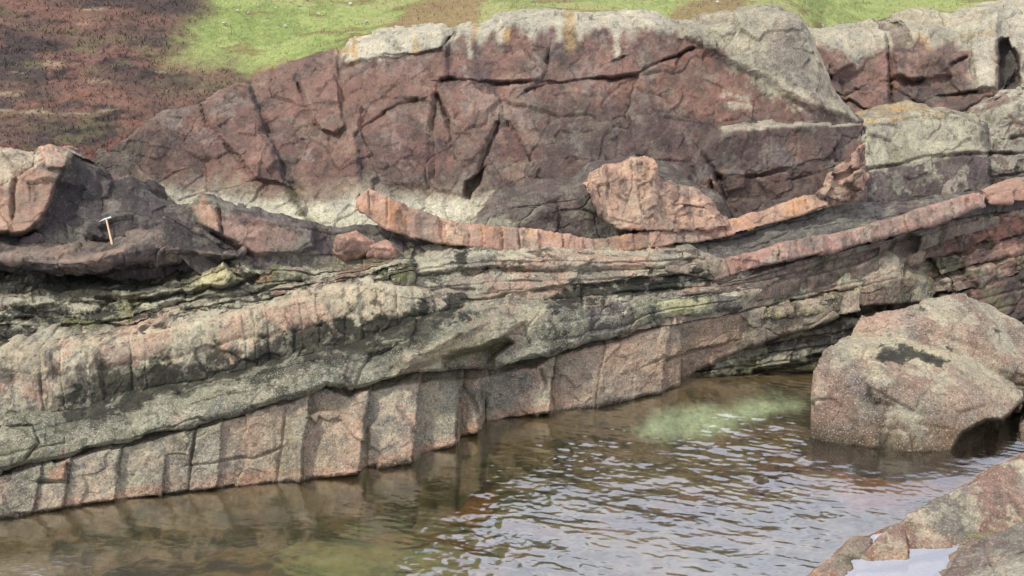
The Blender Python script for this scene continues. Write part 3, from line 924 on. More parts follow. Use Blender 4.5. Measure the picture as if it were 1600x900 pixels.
s.stain(col(84, 62, 60, K), [(1386, 42), (1420, 36), (1424, 72), (1396, 84)], 4, 0.7, 4, 3)
s.stain(col(74, 72, 72, K), [(1560, 62), (1574, 60), (1598, 130), (1560, 145)], 3, 0.85, 3, 3)
tag(s.build(M_CLIFF), kind='structure')

# ================================================================== ROCK BODIES
things = []


def thing_sheet(s, mat, label, cat='rock', group=None):
    o = s.build(mat)
    tag(o, label, cat, group)
    return o


# dark slab in front of the cliff on the right
s = Sheet('rock_slab', 1085, 1350, C((1085, 250), (1110, 215), (1135, 204), (1200, 198), (1260, 195), (1350, 190)), C((1085, 400), (1160, 395), (1290, 330), (1350, 300)),
          C((1085, 16.7), (1300, 17.1), (1350, 17.6)), C((1085, 16.25), (1300, 16.75), (1350, 17.2)), back=0.7, mode='down', drop=0.3, rnd=0.12, rpx=8, jag=2,
          feats=[('crack', [(1095, 240), (1108, 258), (1124, 278)], 4.5, 0.45), ('crack', [(1124, 278), (1135, 300), (1152, 335)], 3.5, 0.25), ('crack', [(1112, 285), (1116, 310), (1124, 340)], 3, 0.2),
                 ('crack', [(1165, 275), (1185, 272), (1240, 265), (1280, 250)], 2.5, 0.2), ('plate', [(1205, 318), (1225, 308), (1250, 298), (1285, 285), (1300, 300), (1240, 330)], -0.3, 3),
                 ('plate', [(1127, 270), (1165, 268), (1168, 290), (1140, 300)], 0.1, 3)], n_big=0.05, fac=0.07, seed=21)
s.base(col(100, 82, 77, K), 0.3).noise(MAUVE_D, 1.2, 0, 0.4, 0.8, seed=1).noise(col(126, 112, 106, K), 2.5, 0.05, 0.4, 0.6, seed=2).noise(MAUVE_P, 2, 0.25, 0.5, 0.5, seed=4)
s.stain(CREAM, [(1120, 206), (1200, 199), (1345, 193)], 2.5, 0.7, 2, 3, line=True)
s.stain(MAUVE, [(1130, 280), (1220, 265), (1300, 255), (1290, 320), (1160, 350)], 8, 0.6, 8, 2)
thing_sheet(s, M_SLAB, 'dark mauve slab with pale top edge below the cliff, left of the cream lichen slab')

# orange lichen ledge
s = Sheet('rock_ledge', 1345, 1475, C((1345, 200), (1365, 188), (1400, 180), (1445, 173), (1475, 180)), C((1345, 222), (1475, 215)), C((1345, 17.9), (1475, 18.3)), C((1345, 17.7), (1475, 18.2)), back=0.9, mode='down', drop=0.2, rnd=0.1, rpx=6, seed=22, fac=0.05)
s.base(col(168, 146, 112, K), 0.9).noise(OCHRE, 2.5, 0.0, 0.3, 0.7, seed=1).noise(CREAM, 3, 0.1, 0.4, 0.7, seed=2)
thing_sheet(s, M_CLIFF, 'thin ochre stained ledge on top of the cream lichen slab at upper right')

# cream slab
s = Sheet('rock_slab', 1322, 1545, C((1322, 218), (1340, 206), (1380, 196), (1440, 190), (1500, 187), (1520, 190), (1545, 196)), C((1322, 330), (1450, 335), (1545, 318)), C((1322, 17.4), (1545, 18.2)), C((1322, 16.6), (1545, 17.2)), back=0.9, mode='down', drop=0.3, rnd=0.15, rpx=10, jag=2,
          feats=[('crack', [(1338, 268), (1400, 256), (1440, 246), (1500, 240), (1545, 238)], 2.2, 0.16), ('crack', [(1455, 192), (1470, 230)], 2, 0.05)], fac=0.06, seed=23)
s.base(col(104, 88, 88, K), 0.4).noise(MAUVE_D, 1.5, 0, 0.4, 0.7, seed=1).noise(CREAM, 3, 0.2, 0.4, 0.5, seed=5)
s.stain(col(188, 178, 148, K), [(1330, 200), (1530, 180), (1540, 236), (1500, 242), (1440, 250), (1380, 262), (1345, 252)], 6, 0.9, 7, 3, alpha=1)
s.noise(col(120, 112, 96, K), 2.5, 0.1, 0.4, 0.5, seed=7)
thing_sheet(s, M_CLIFF, 'slab with cream lichen upper half and grey lower half, crossed by one thin crack')

# blocks at the right edge
for i, (x0, x1, t_, b_, y_, lab) in enumerate((
        (1505, 1600, C((1505, 185), (1520, 165), (1548, 152), (1600, 142)), C((1505, 240), (1600, 225)), 18.6, 'pale lichened block wedged beside the cream slab, below the upper right cliff'),
        (1535, 2300, C((1535, 196), (1560, 180), (1600, 160), (1700, 150), (2300, 130)), C((1535, 330), (1600, 335), (2300, 330)), 17.8, 'large pale grey layered rock at the right edge above the pink strata'),
        )):
    s = Sheet('rock_block', x0, x1, t_, b_, C((x0, y_ + 0.4), (x1, y_ + 0.6)), C((x0, y_), (x1, y_ + 0.2)), back=1.0, mode='down', drop=0.3, rnd=0.25, rpx=12, jag=3, fac=0.10, seed=24 + i,
              feats=[('crack', [(1510, 168), (1560, 158), (1600, 150)], 2.5, 0.2), ('crack', [(1545, 240), (1600, 238), (1700, 230)], 2.5, 0.25), ('crack', [(1580, 215), (1700, 205)], 3, 0.3), ('crack', [(1560, 275), (1700, 262)], 2.5, 0.2)])
    s.base(col(170, 158, 138, K), 0.9).noise(GREY, 1.5, 0, 0.4, 0.8, seed=1).noise(CREAM, 2.5, 0.05, 0.4, 0.8, seed=2).noise(MAUVE, 1.2, 0.2, 0.4, 0.7, seed=3)
    s.stain(MAUVE_D, [(1520, 262), (1600, 262), (1700, 262), (1700, 335), (1520, 335)], 10, 0.7, 9, 2)
    thing_sheet(s, M_CLIFF, lab)

# dark mass at the cliff foot behind the arched bed
s = Sheet('rock_mass', 735, 1140, C((735, 352), (775, 316), (830, 303), (900, 300), (930, 280), (1000, 262), (1060, 275), (1120, 300), (1140, 330)), C((735, 385), (900, 410), (1000, 412), (1140, 390)), C((735, 15.2), (900, 15.4), (1140, 16.0)), C((735, 14.9), (900, 15.0), (1140, 15.5)),
          back=0.8, mode='down', drop=0.3, rnd=0.25, rpx=18, jag=3, n_big=0.08, fac=0.08, seed=31,
          feats=[('crack', [(800, 325), (850, 318), (905, 308)], 2, 0.1), ('dent', (860, 350, 20, 12, 0), -0.07)])
s.base(col(102, 84, 79, K), 0.4).noise(MAUVE_D, 1.6, 0, 0.4, 0.8, seed=1).noise(GREY, 2.5, 0, 0.4, 0.6, seed=2, alpha=0.9)
s.stain(BARN, [(740, 350), (790, 335), (820, 345), (800, 362), (750, 362)], 6, 0.7, 8, 4, alpha=1)
s.stain(DARKL, [(800, 330), (812, 335), (810, 345), (800, 345)], 3, 0.7, 4, 4)
s.stain(DARKL, [(870, 345), (885, 352), (880, 360), (868, 358)], 3, 0.6, 4, 4)
thing_sheet(s, M_SLAB, 'dark rounded rock at the cliff foot just above the middle of the arched pink bed')

# pink irregular patch
s = Sheet('pink_outcrop', 918, 1138, C((918, 288), (924, 268), (945, 258), (972, 252), (985, 244), (1008, 243), (1024, 252), (1022, 270), (1030, 280), (1060, 284), (1090, 296), (1112, 308), (1124, 325), (1138, 345)), C((918, 296), (930, 320), (944, 345), (962, 357), (1010, 363), (1100, 360), (1138, 352)),
          C((918, 15.3), (1138, 15.5)), C((918, 14.75), (1000, 14.75), (1138, 15.1)), back=0.5, rise=-0.2, mode='under', under=0.3, rnd=0.10, rpx=7, jag=4.5, n_big=0.03, n_small=0.02, fac=0.06, fac_s=2.2, crisp=0.5, seed=33,
          feats=[('crack', [(948, 262), (952, 300), (965, 345)], 2, 0.06), ('crack', [(1022, 280), (1000, 290), (1005, 330)], 2.5, 0.1), ('crack', [(985, 252), (990, 290), (975, 340)], 2, 0.05), ('crack', [(1050, 320), (1100, 325)], 2, 0.08), ('crack', [(955, 340), (1000, 350)], 2, 0.08)])
s.base(PINK, 0.4).noise(PINK_D, 2, 0, 0.4, 0.7, seed=1).noise(col(208, 170, 140, K), 3.2, 0.0, 0.4, 0.7, an=(1.6, 1, .6), seed=2).noise(col(110, 84, 76, K), 5, 0.2, 0.45, 0.6, an=(1.6, 1, .5), seed=3)
thing_sheet(s, M_PINK, 'irregular pink outcrop above the arched bed, at the foot of the cliff')

# pink rubble
rub = []
for cx, cy, w_, h_, an in ((1300, 288, 24, 13, -30), (1322, 262, 20, 11, -50), (1338, 285, 20, 14, -20), (1318, 305, 22, 9, 10), (1342, 246, 16, 10, -40), (1285, 300, 14, 9, -30)):
    r_ = np.random.RandomState(cx)
    ca, sa = math.cos(math.radians(an)), math.sin(math.radians(an))
    rub.append([tuple(at(cx + 1.45 * (u * w_ * ca - v * h_ * sa), cy + 1.45 * (u * w_ * sa + v * h_ * ca), 16.05 + q * 0.25)) for u, v, q in r_.uniform(-1, 1, (16, 3))])
s = hull_rock('pink_rubble', rub, 0.02, 34, 0.02, 0.02, 0.06, 4.0, 1)
s.base(PINK_D, 0.4).noise(PINK, 4, -0.1, 0.3, 0.9, seed=1).noise(col(84, 62, 58, K), 5, 0.1, 0.4, 0.8, seed=2)
thing_sheet(s, M_PINK, 'broken pink rubble between the right end of the arched bed and the cream slab')

# arched pink bed
at_top = C((556, 308), (575, 293), (608, 308), (640, 322), (700, 343), (770, 352), (850, 362), (900, 370), (945, 373), (1000, 362), (1060, 356), (1140, 343), (1200, 325), (1250, 307), (1272, 303), (1293, 315))
at_bot = C((556, 326), (600, 358), (640, 371), (690, 381), (740, 388), (830, 395), (960, 396), (1060, 381), (1100, 378), (1160, 364), (1220, 346), (1293, 322))
YarcT = C((556, 14.0), (760, 14.3), (960, 14.7), (1293, 15.9))
YarcB = C((556, 13.75), (760, 14.1), (960, 14.5), (1293, 15.7))
jn = [575, 604, 632, 655, 688, 700, 732, 752, 784, 812, 842, 880, 912, 930, 952, 990, 1014, 1044, 1068, 1092, 1134, 1166, 1188, 1204, 1240, 1262]
s = Sheet('arched_bed', 556, 1293, at_top, at_bot, YarcT, YarcB, back=0.3, rise=-0.13, mode='under', under=0.35, rnd=0.05, rpx=4, jag=3.8, joints=jn, jamp=0.035, jw=1.5, jd=0.08, slant=4, n_big=0.02, fac=0.02, fac_s=2.5, seed=35, crisp=0.5)
s.base(PINK, 0.25)
rr_ = np.random.RandomState(3)
tone = rr_.uniform(0, 1, len(jn) + 1)
for k, c in ((0, col(204, 168, 138, K)), (1, col(158, 124, 110, K)), (2, col(186, 140, 120, K))):
    s.mix(c, np.clip(((rr_.uniform(0, 1, len(jn) + 1) > 0.55) * 0.7)[s.jid] + 0.3 * fbm(s.P * 3, 3, k), 0, 1))
s.noise(col(196, 140, 92, K), 3.5, 0.1, 0.4, 0.6, an=(1.5, 1, .7), seed=4).noise(col(128, 94, 84, K), 5, 0.15, 0.45, 0.6, an=(1.8, 1, .5), seed=5)
s.stain(col(140, 112, 96, K), [(940, 370), (1010, 362), (1012, 392), (945, 395)], 6, 0.7, 6, 3)
thing_sheet(s, M_PINK, 'long arched salmon pink bed sagging across the middle of the outcrop')

# dark bed under the arch, running the whole width
gt = C((255, 330), (300, 318), (320, 308), (350, 318), (420, 332), (480, 343), (520, 354), (556, 350), (600, 352), (640, 366), (690, 377), (740, 383), (830, 390), (960, 391), (1060, 377), (1100, 374), (1160, 360), (1220, 342), (1290, 322), (1400, 314), (1480, 302), (1560, 292), (1700, 270), (2300, 210))
gb = C((255, 345), (300, 392), (350, 425), (400, 440), (520, 440), (600, 425), (700, 408), (830, 402), (1000, 404), (1080, 404), (1180, 402), (1240, 385), (1400, 348), (1540, 312), (1700, 285), (2300, 220))
s = Sheet('dark_bed', 255, 2300, gt, gb, C((255, 13.6), (400, 13.8), (600, 14.2), (760, 14.5), (960, 14.85), (1293, 16.1), (1560, 17.3), (2300, 19)), C((255, 13.0), (400, 13.1), (600, 13.55), (760, 13.9), (960, 14.3), (1293, 15.5), (1560, 16.8), (2300, 18.5)),
          back=0.8, rise=-0.32, mode='down', drop=0.25, rnd=0.15, rpx=8, jag=2.5, n_big=0.07, fac=0.05, fac_s=2.0, n_small=0.02, seed=36, strata=2.5, samp=0.03,
          feats=[('plate', [(300, 320), (318, 306), (340, 316), (420, 345), (490, 352), (490, 385), (450, 402), (400, 398), (350, 372), (305, 350)], 0.14, 5), ('crack', [(330, 365), (350, 375), (395, 400)], 3, 0.2), ('crack', [(340, 330), (345, 365)], 2.5, 0.12),
                 ('crack', [(500, 355), (515, 385), (520, 400)], 3, 0.08), ('crack', [(1290, 345), (1400, 322), (1480, 308)], 2, 0.06)])
s.base(SLATE, 0.4).noise(MAUVE_D, 1.8, 0, 0.4, 0.8, seed=1).noise(GREY, 2.5, 0.05, 0.4, 0.6, seed=2, alpha=0.8).noise(GREYG, 4, 0.2, 0.45, 0.5, seed=3)
s.stain(col(180, 140, 112, K), [(300, 325), (320, 308), (345, 330), (340, 362), (312, 352)], 5, 0.85, 5, 4)
s.stain(PINK_D, [(340, 345), (400, 345), (470, 355), (455, 395), (400, 397), (350, 370)], 9, 0.75, 7, 4)
s.stain(col(70, 58, 52, K), [(350, 345), (420, 350), (470, 365)], 3, 0.5, 6, 6, line=True)
s.stain(GREYG, [(480, 400), (600, 395), (700, 390), (700, 410), (480, 440)], 8, 0.6, 8, 4, alpha=1)
s.stain(DARKL, [(712, 400), (725, 397), (728, 415), (715, 418)], 3, 0.8, 4, 5)
s.stain(col(120, 114, 106, K), [(1100, 385), (1180, 370), (1260, 340), (1400, 316), (1390, 335), (1270, 365), (1180, 392)], 6, 0.6, 7, 3, alpha=0.8)
thing_sheet(s, M_SLAB, 'dark mauve bed running directly beneath the arched pink bed')

# two pink knobs
for i, (cx, cy, w_, h_, lab) in enumerate(((551, 386, 33, 27, 'round dark-cored pink knob, left one of the two knobs below the arched bed'), (597, 397, 30, 21, 'smaller smooth pink knob, right one of the two knobs below the arched bed'))):
    pts = []
    for k in range(60):
        a, b = k * 2.399, math.acos(1 - 2 * (k + 0.5) / 60)
        q = 0.82 + 0.3 * float(_hash(np.array(k), np.array(i), np.array(5), 3))
        if k % 3 == 0:
            pts.append(tuple(at(cx + q * w_ * math.cos(a) * math.sin(b), cy - q * h_ * math.cos(b), 13.74 + 0.26 * math.sin(a) * math.sin(b) * q)))
    s = hull_rock('pink_stone', [pts], 0.02, 70 + i, 0.03, 0.012, 0.03, 3.0, 2)
    s.base(col(188, 138, 118, K), 0.4).noise(PINK_D, 4, 0, 0.4, 0.7, seed=1).noise(col(100, 76, 68, K), 6, 0.15, 0.4, 0.6, seed=2)
    if i == 0:
        s.stain(col(120, 84, 76, K), [(535, 375), (556, 372), (565, 390), (550, 402), (536, 395)], 5, 0.7, 5, 6)
    thing_sheet(s, M_PINK, lab, 'rock')

# ---- left: wall behind the hammer
s = Sheet('rock_wall', -700, 320, C((-700, 300), (-60, 244), (0, 236), (55, 240), (64, 230), (78, 228), (98, 238), (118, 250), (130, 254), (150, 262), (160, 280), (205, 278), (222, 290), (232, 300), (262, 318), (290, 322), (320, 330)),
          C((-700, 470), (0, 385), (60, 378), (320, 400)), C((-700, 13.6), (0, 14.3), (120, 14.5), (320, 14.3)), C((-700, 12.8), (0, 13.4), (120, 13.6), (320, 13.45)), back=1.0, rise=-0.35, mode='down', drop=0.5, rnd=0.15, rpx=8, jag=3, n_big=0.09, fac=0.10, fac_s=1.6, n_small=0.02, seed=41,
          feats=[('plate', [(-60, 235), (0, 235), (115, 240), (105, 262), (85, 300), (62, 345), (40, 362), (-60, 380)], 0.30, 5), ('crack', [(22, 285), (18, 340)], 3, 0.12), ('plate', [(60, 228), (80, 226), (105, 245), (100, 268), (75, 266)], 0.12, 3),
                 ('crack', [(155, 262), (160, 300), (162, 325)], 3, 0.15), ('plate', [(158, 280), (175, 282), (172, 310), (160, 312)], 0.1, 3), ('crack', [(150, 372), (165, 378), (215, 372)], 4, 0.25),
                 ('plate', [(130, 345), (200, 335), (260, 345), (300, 350), (250, 370), (160, 374), (135, 362)], 0.22, 6), ('crack', [(-40, 368), (30, 372), (50, 362)], 4, 0.3)])
s.base(SLATE, 0.3).noise(SLATE_D, 1.6, 0, 0.4, 0.8, seed=1).noise(MAUVE_D, 2.5, 0.05, 0.4, 0.6, seed=2).noise(GREY, 4, 0.1, 0.45, 0.5, seed=3)
s.stain(col(172, 134, 112, K), [(-60, 270), (60, 262), (95, 268), (80, 300), (62, 340), (35, 362), (-60, 370)], 6, 0.85, 7, 2.5)
s.stain(col(196, 176, 148, K), [(-60, 235), (110, 238), (108, 254), (60, 258), (20, 270), (0, 285), (-60, 280)], 6, 0.8, 8, 3, alpha=1)
s.stain(col(206, 158, 132, K), [(62, 230), (80, 227), (102, 245), (96, 266), (74, 262)], 3, 0.8, 4, 4)
s.stain(col(68, 62, 64, K), [(112, 262), (148, 262), (158, 300), (160, 345), (60, 360), (92, 300)], 7, 0.8, 8, 3)
s.stain(BARN, [(10, 275), (14, 300)], 4, 0.6, 5, 5, line=True)
thing_sheet(s, M_SLAB, 'rock wall behind the hammer, pink at its left and nearly black in the middle')

# lip with the deep undercut
s = Sheet('undercut_ledge', -700, 372, C((-700, 480), (-60, 392), (0, 396), (60, 405), (110, 402), (160, 388), (200, 376), (240, 372), (300, 378), (340, 388), (372, 396)), C((-700, 510), (-60, 398), (0, 408), (40, 418), (90, 428), (150, 429), (210, 421), (260, 414), (320, 408), (372, 404)),
          C((-700, 11.5), (0, 12.6), (150, 12.75), (372, 12.9)), C((-700, 11.7), (0, 12.75), (150, 12.85), (372, 12.9)), back=1.0, rise=0.09, mode='under', under=1.0, rnd=0.42, rpx=24, jag=2.5, n_big=0.06, fac=0.06, fac_s=2.0, n_small=0.025, seed=42)
s.base(col(96, 84, 80, K), 0.2).noise(SLATE_D, 2, -0.1, 0.35, 0.85, seed=1).noise(col(150, 126, 112, K), 2.5, 0.05, 0.4, 0.6, seed=2)
s.stain(col(168, 138, 118, K), [(20, 400), (90, 405), (130, 405), (180, 388), (215, 374)], 7, 0.55, 6, 4, line=True)  # highlight along the lip, painted into the colour as a paler pink line
thing_sheet(s, M_SLAB, 'smooth dark ledge with a deep shadowed undercut, the hammer stands on it')

# green black strata on the left below the ledge
s = Sheet('weedy_beds', -700, 640, C((-700, 590), (-60, 452), (0, 446), (60, 452), (110, 462), (200, 455), (250, 448), (300, 432), (350, 410), (372, 400), (395, 420), (430, 418), (500, 418), (560, 412), (640, 398)), C((-700, 690), (-60, 580), (0, 568), (150, 562), (210, 538), (310, 522), (400, 502), (480, 478), (560, 452), (640, 432)),
          C((-700, 11.7), (0, 12.6), (250, 12.95), (400, 13.1), (640, 13.7)), C((-700, 10.5), (0, 11.38), (400, 12.4), (640, 13.0)), back=1.0, mode='down', drop=0.3, rnd=0.15, rpx=7, jag=4, n_big=0.06, fac=0.075, fac_s=1.8, n_small=0.035, seed=43, aniso=2.2, strata=6, samp=0.07,
          feats=[('crack', [(150, 468), (240, 468), (300, 458), (325, 452), (345, 455), (385, 438), (400, 430)], 3.4, 0.32), ('crack', [(250, 480), (330, 468), (400, 455), (470, 435)], 2.5, 0.12), ('crack', [(0, 500), (60, 490), (110, 498), (200, 510), (310, 503), (400, 485), (480, 462)], 2.6, 0.16),
                 ('plate', [(20, 478), (100, 478), (120, 500), (60, 505), (22, 498)], -0.14, 4), ('plate', [(45, 528), (60, 512), (105, 512), (110, 535), (60, 542)], -0.25, 5), ('plate', [(100, 460), (300, 452), (300, 462), (130, 476)], 0.12, 3),
                 ('crack', [(345, 400), (365, 425), (392, 436)], 4, 0.22), ('plate', [(280, 445), (340, 405), (388, 435), (340, 452)], 0.12, 4), ('plate', [(0, 450), (25, 430), (50, 452)], 0.15, 3), ('crack', [(420, 470), (500, 450), (560, 432)], 2, 0.14), ('plate', [(-60, 510), (60, 512), (180, 520), (160, 545), (-60, 552)], 0.08, 4)])
s.base(GREYG, 0.8).noise(DARKL, 2.2, -0.15, 0.2, 0.92, an=(0.6, 1, 1.6), seed=1, alpha=0.3).noise(BARN, 2.8, 0.0, 0.35, 0.8, an=(0.5, 1, 2), seed=2, alpha=1).noise(PINK_D, 2.2, 0.25, 0.45, 0.6, an=(0.6, 1, 1.6), seed=3).noise(col(96, 94, 42, K), 2.6, 0.22, 0.42, 0.7, an=(.6, 1, 1.5), seed=4)
s.stain(col(186, 172, 122, K), [(290, 440), (340, 412), (360, 420), (385, 436), (340, 450), (300, 452)], 4, 0.75, 6, 4, alpha=1)
s.mix(DARKL, sst(0.86, 0.98, s.T + 0.1 * fbm(s.P * 4, 3, 3)) * (1 - sst(280, 330, s.px)) * 0.9, 0.2)  # shade beneath the overhanging ledge painted in: upper rows darkened
s.stain(RUST, [(392, 430), (425, 428), (420, 440), (395, 440)], 4, 0.6, 4, 4)
s.stain(col(150, 110, 92, K), [(420, 450), (470, 442), (500, 430), (560, 410), (600, 415), (540, 440), (440, 465)], 5, 0.6, 6, 4, alpha=.7)
s.stain(DARKL, [(22, 478), (100, 478), (120, 500), (60, 505), (22, 498)], 4, 0.75, 5, 4)
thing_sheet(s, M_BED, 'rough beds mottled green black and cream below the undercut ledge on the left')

# ---- mottled middle beds
s = Sheet('mottled_beds', 520, 1275, C((520, 448), (560, 432), (640, 412), (700, 402), (830, 397), (1000, 399), (1080, 396), (1140, 412), (1180, 420), (1215, 428), (1275, 420)), C((520, 560), (640, 530), (720, 512), (800, 506), (900, 498), (1000, 488), (1140, 466), (1215, 444), (1275, 425)),
          C((520, 12.95), (640, 13.45), (830, 13.9), (1000, 14.3), (1160, 14.9), (1275, 15.6)), C((520, 12.2), (700, 12.7), (830, 13.1), (1000, 13.75), (1160, 14.6), (1275, 15.5)), back=0.6, mode='down', drop=0.25, rnd=0.10, rpx=6, jag=2, n_big=0.04, fac=0.05, fac_s=2.0, n_small=0.02, seed=44, aniso=2.0, strata=7, samp=0.05,
          feats=[('crack', [(560, 452), (640, 432), (700, 425), (800, 420), (900, 424), (980, 422)], 2.0, 0.12), ('crack', [(720, 470), (780, 462), (850, 450), (960, 440), (1060, 428), (1130, 425)], 2.0, 0.12),
                 ('plate', [(800, 462), (850, 448), (960, 440), (1060, 428), (1150, 425), (1150, 445), (1000, 458), (850, 475)], -0.09, 3), ('crack', [(880, 470), (980, 458), (1060, 452), (1140, 446)], 2, 0.12),
                 ('crack', [(720, 425), (740, 430), (760, 422)], 2, 0.1), ('plate', [(600, 425), (700, 404), (900, 400), (1060, 402), (1040, 418), (860, 416), (700, 420), (610, 438)], 0.07, 4), ('crack', [(640, 465), (700, 450), (740, 448)], 2, 0.08)])
s.base(col(166, 146, 124, K), 0.9).noise(PINK, 2.0, 0.02, 0.35, 0.75, an=(0.7, 1, 2), seed=1).noise(BARN, 2.4, 0.0, 0.35, 0.8, an=(0.5, 1, 2), seed=2, alpha=1).noise(GREY, 2.8, 0.1, 0.4, 0.7, an=(.6, 1, 1.6), seed=3).noise(DARKL, 3.2, 0.2, 0.5, 0.85, an=(.6, 1, 2.2), seed=4)
for pts in ([(910, 440), (925, 438), (925, 447), (912, 448)], [(942, 438), (975, 436), (975, 446), (945, 448)], [(985, 440), (1000, 436), (1000, 446)], [(885, 450), (960, 445), (1000, 448), (1060, 440), (1060, 455), (960, 466), (880, 475), (840, 480)], [(1010, 445), (1045, 432), (1060, 425), (1125, 425), (1120, 440), (1050, 455), (1020, 460)],
            [(1075, 420), (1120, 418), (1118, 430), (1080, 435)], [(850, 478), (900, 465), (905, 490), (860, 492)], [(690, 480), (700, 460), (725, 455), (745, 468), (710, 490), (680, 500)], [(755, 498), (768, 485), (782, 492), (775, 508), (760, 510)], [(712, 400), (730, 398), (728, 412), (715, 420)], [(806, 486), (818, 484), (818, 494), (808, 496)]):
    s.stain(DARKL, pts, 2.5, 0.9, 3.5, 6, alpha=0.3)
s.stain(DARKL, [(560, 520), (600, 495), (650, 480), (710, 470), (720, 500), (680, 520), (620, 530), (560, 545)], 8, 0.8, 12, 4, alpha=0.4)
s.stain(col(96, 80, 84, K), [(560, 465), (640, 445), (700, 460), (690, 480), (600, 500), (560, 510)], 8, 0.7, 8, 3)
s.stain(PINK, [(566, 462), (580, 455), (584, 480), (570, 490)], 4, 0.6, 4, 4)
s.stain(PINK, [(630, 452), (645, 448), (648, 470), (636, 474)], 4, 0.7, 4, 4)
s.stain(col(200, 180, 146, K), [(720, 480), (770, 465), (830, 452), (890, 445)], 3, 0.6, 3, 4, line=True)
thing_sheet(s, M_BED, 'thin cream and pink beds with black lichen spots below the arched bed')

# ---- pink bed, left
jn = [-30, 22, 66, 98, 132, 158, 205, 228, 258, 296, 322, 350, 382, 400, 420, 446, 470, 496, 515, 540, 562, 590, 622, 648]
s = Sheet('pink_bed', -700, 728, C((-700, 690), (-60, 560), (0, 549), (50, 545), (150, 541), (210, 518), (310, 502), (400, 484), (480, 461), (575, 440), (640, 448), (690, 462), (730, 486)), C((-700, 800), (-60, 680), (0, 670), (130, 660), (250, 630), (400, 600), (480, 575), (575, 550), (640, 522), (730, 500)),
          C((-700, 10.3), (0, 11.25), (400, 12.3), (575, 12.75), (730, 13.1)), C((-700, 10.2), (0, 10.93), (400, 11.86), (575, 12.35), (730, 13.0)), back=0.7, mode='down', drop=0.25, rnd=0.14, rpx=9, jag=3, bulge=0.06, joints=jn, jamp=0.03, jw=1.6, jd=0.05, slant=10, n_big=0.05, fac=0.05, n_small=0.025, seed=45, strata=1.8, samp=0.04,
          feats=[('crack', [(-20, 655), (60, 648), (130, 642), (250, 610), (400, 580)], 2.4, 0.12)])
s.base(col(180, 162, 134, K), 0.8).noise(PINK, 1.4, 0.0, 0.4, 0.7, seed=1).noise(BARN, 3, 0.1, 0.4, 0.7, seed=2, alpha=1).noise(col(96, 84, 78, K), 3.5, 0.2, 0.45, 0.7, an=(1.5, 1, .6), seed=3)
hgt = (s.py - C((-60, 560), (0, 549), (150, 541), (210, 518), (400, 484), (575, 432))(s.px)) / 100
s.mix(DARKL, (1 - sst(0.50, 0.72, s.T + 0.75 * fbm(s.P * 3.4, 5, 5, 0.7))) * 0.92 * sst(60, 190, s.px + 60 * fbm(s.P, 2, 3)), 0.15)
s.mix(GREYG, (1 - sst(0.0, 0.3, s.T + 0.5 * fbm(s.P * 4.6, 4, 6, 0.65))) * 0.5, 1)
s.stain(DARKL, [(130, 640), (190, 618), (250, 600), (330, 590), (300, 615), (200, 640)], 8, 0.8, 9, 4)
s.stain(PINK, [(155, 545), (200, 525), (262, 510), (265, 540), (230, 565), (165, 570)], 6, 0.6, 8, 4)
s.stain(PINK, [(350, 505), (385, 492), (382, 530), (345, 550)], 6, 0.6, 6, 4)
s.stain(PINK, [(405, 490), (510, 465), (515, 500), (440, 515)], 6, 0.65, 8, 4)
thing_sheet(s, M_PINK, 'jointed pink bed with black lichen along its foot, on the left half')

# ---- grey massive bed
gfe = [('crack', [(60, 648), (130, 640), (130, 642)], 2, 0.08), ('plate', [(690, 560), (740, 548), (790, 528), (800, 536), (770, 560), (770, 585), (700, 590)], -0.40, 5), ('plate', [(620, 560), (700, 522), (790, 488), (820, 500), (790, 530), (740, 548), (690, 558), (620, 585)], 0.18, 7), ('dent', (850, 555, 60, 14, -15), 0.10),
       ('crack', [(550, 610), (566, 575), (580, 553), (612, 540)], 4, 0.18), ('crack', [(260, 668), (310, 650), (325, 655), (330, 662)], 2, 0.1), ('crack', [(0, 665), (50, 660), (60, 690), (40, 715)], 2.5, 0.1), ('crack', [(100, 680), (100, 715)], 2, 0.07),
       ('plate', [(440, 560), (520, 540), (560, 560), (540, 600), (460, 615)], 0.04, 5), ('crack', [(985, 470), (992, 500), (980, 520)], 2.5, 0.08), ('crack', [(1028, 465), (1020, 500)], 2.5, 0.08), ('crack', [(1108, 458), (1118, 488)], 2.5, 0.1), ('crack', [(910, 480), (916, 540)], 2, 0.06), ('plate', [(920, 478), (990, 465), (992, 505), (960, 520), (922, 525)], -0.04, 3),
       ('crack', [(470, 560), (590, 525), (640, 512)], 2.5, 0.10), ('plate', [(610, 540), (660, 500), (720, 490), (780, 490), (700, 540), (640, 570)], 0.10, 8)]
s = Sheet('grey_bed', -700, 1160, add(L2, 0), lambda q: L1(q) - 1 - 3 * np.sin(q / 31.0) ** 2, C((-700, 10.1), (0, 10.82), (400, 11.75), (700, 12.6), (1000, 13.8), (1160, 14.75)), C((-700, 9.4), (0, 10.38), (400, 11.18), (560, 11.62), (700, 12.12), (860, 12.95), (1000, 13.7), (1160, 14.5)),
          back=0.7, mode='under', under=0.6, rnd=0.12, rpx=8, jag=3, bulge=0.08, feats=gfe, n_big=0.05, fac=0.055, fac_s=1.3, n_small=0.02, seed=46, strata=2.6, samp=0.03, rnd_t=0.02)
s.base(GREYG, 0.9).noise(col(148, 140, 118, K), 1.6, -0.05, 0.35, 0.8, seed=1, alpha=1).noise(col(104, 104, 94, K), 1.2, 0.05, 0.4, 0.7, seed=2).noise(DARKL, 3.4, 0.3, 0.5, 0.7, seed=3).noise(PINK_D, 2.2, 0.3, 0.5, 0.4, seed=4)
s.stain(DARKL, [(380, 590), (480, 560), (560, 540), (640, 520), (700, 500), (660, 540), (560, 560), (440, 600), (400, 610)], 8, 0.75, 10, 4)
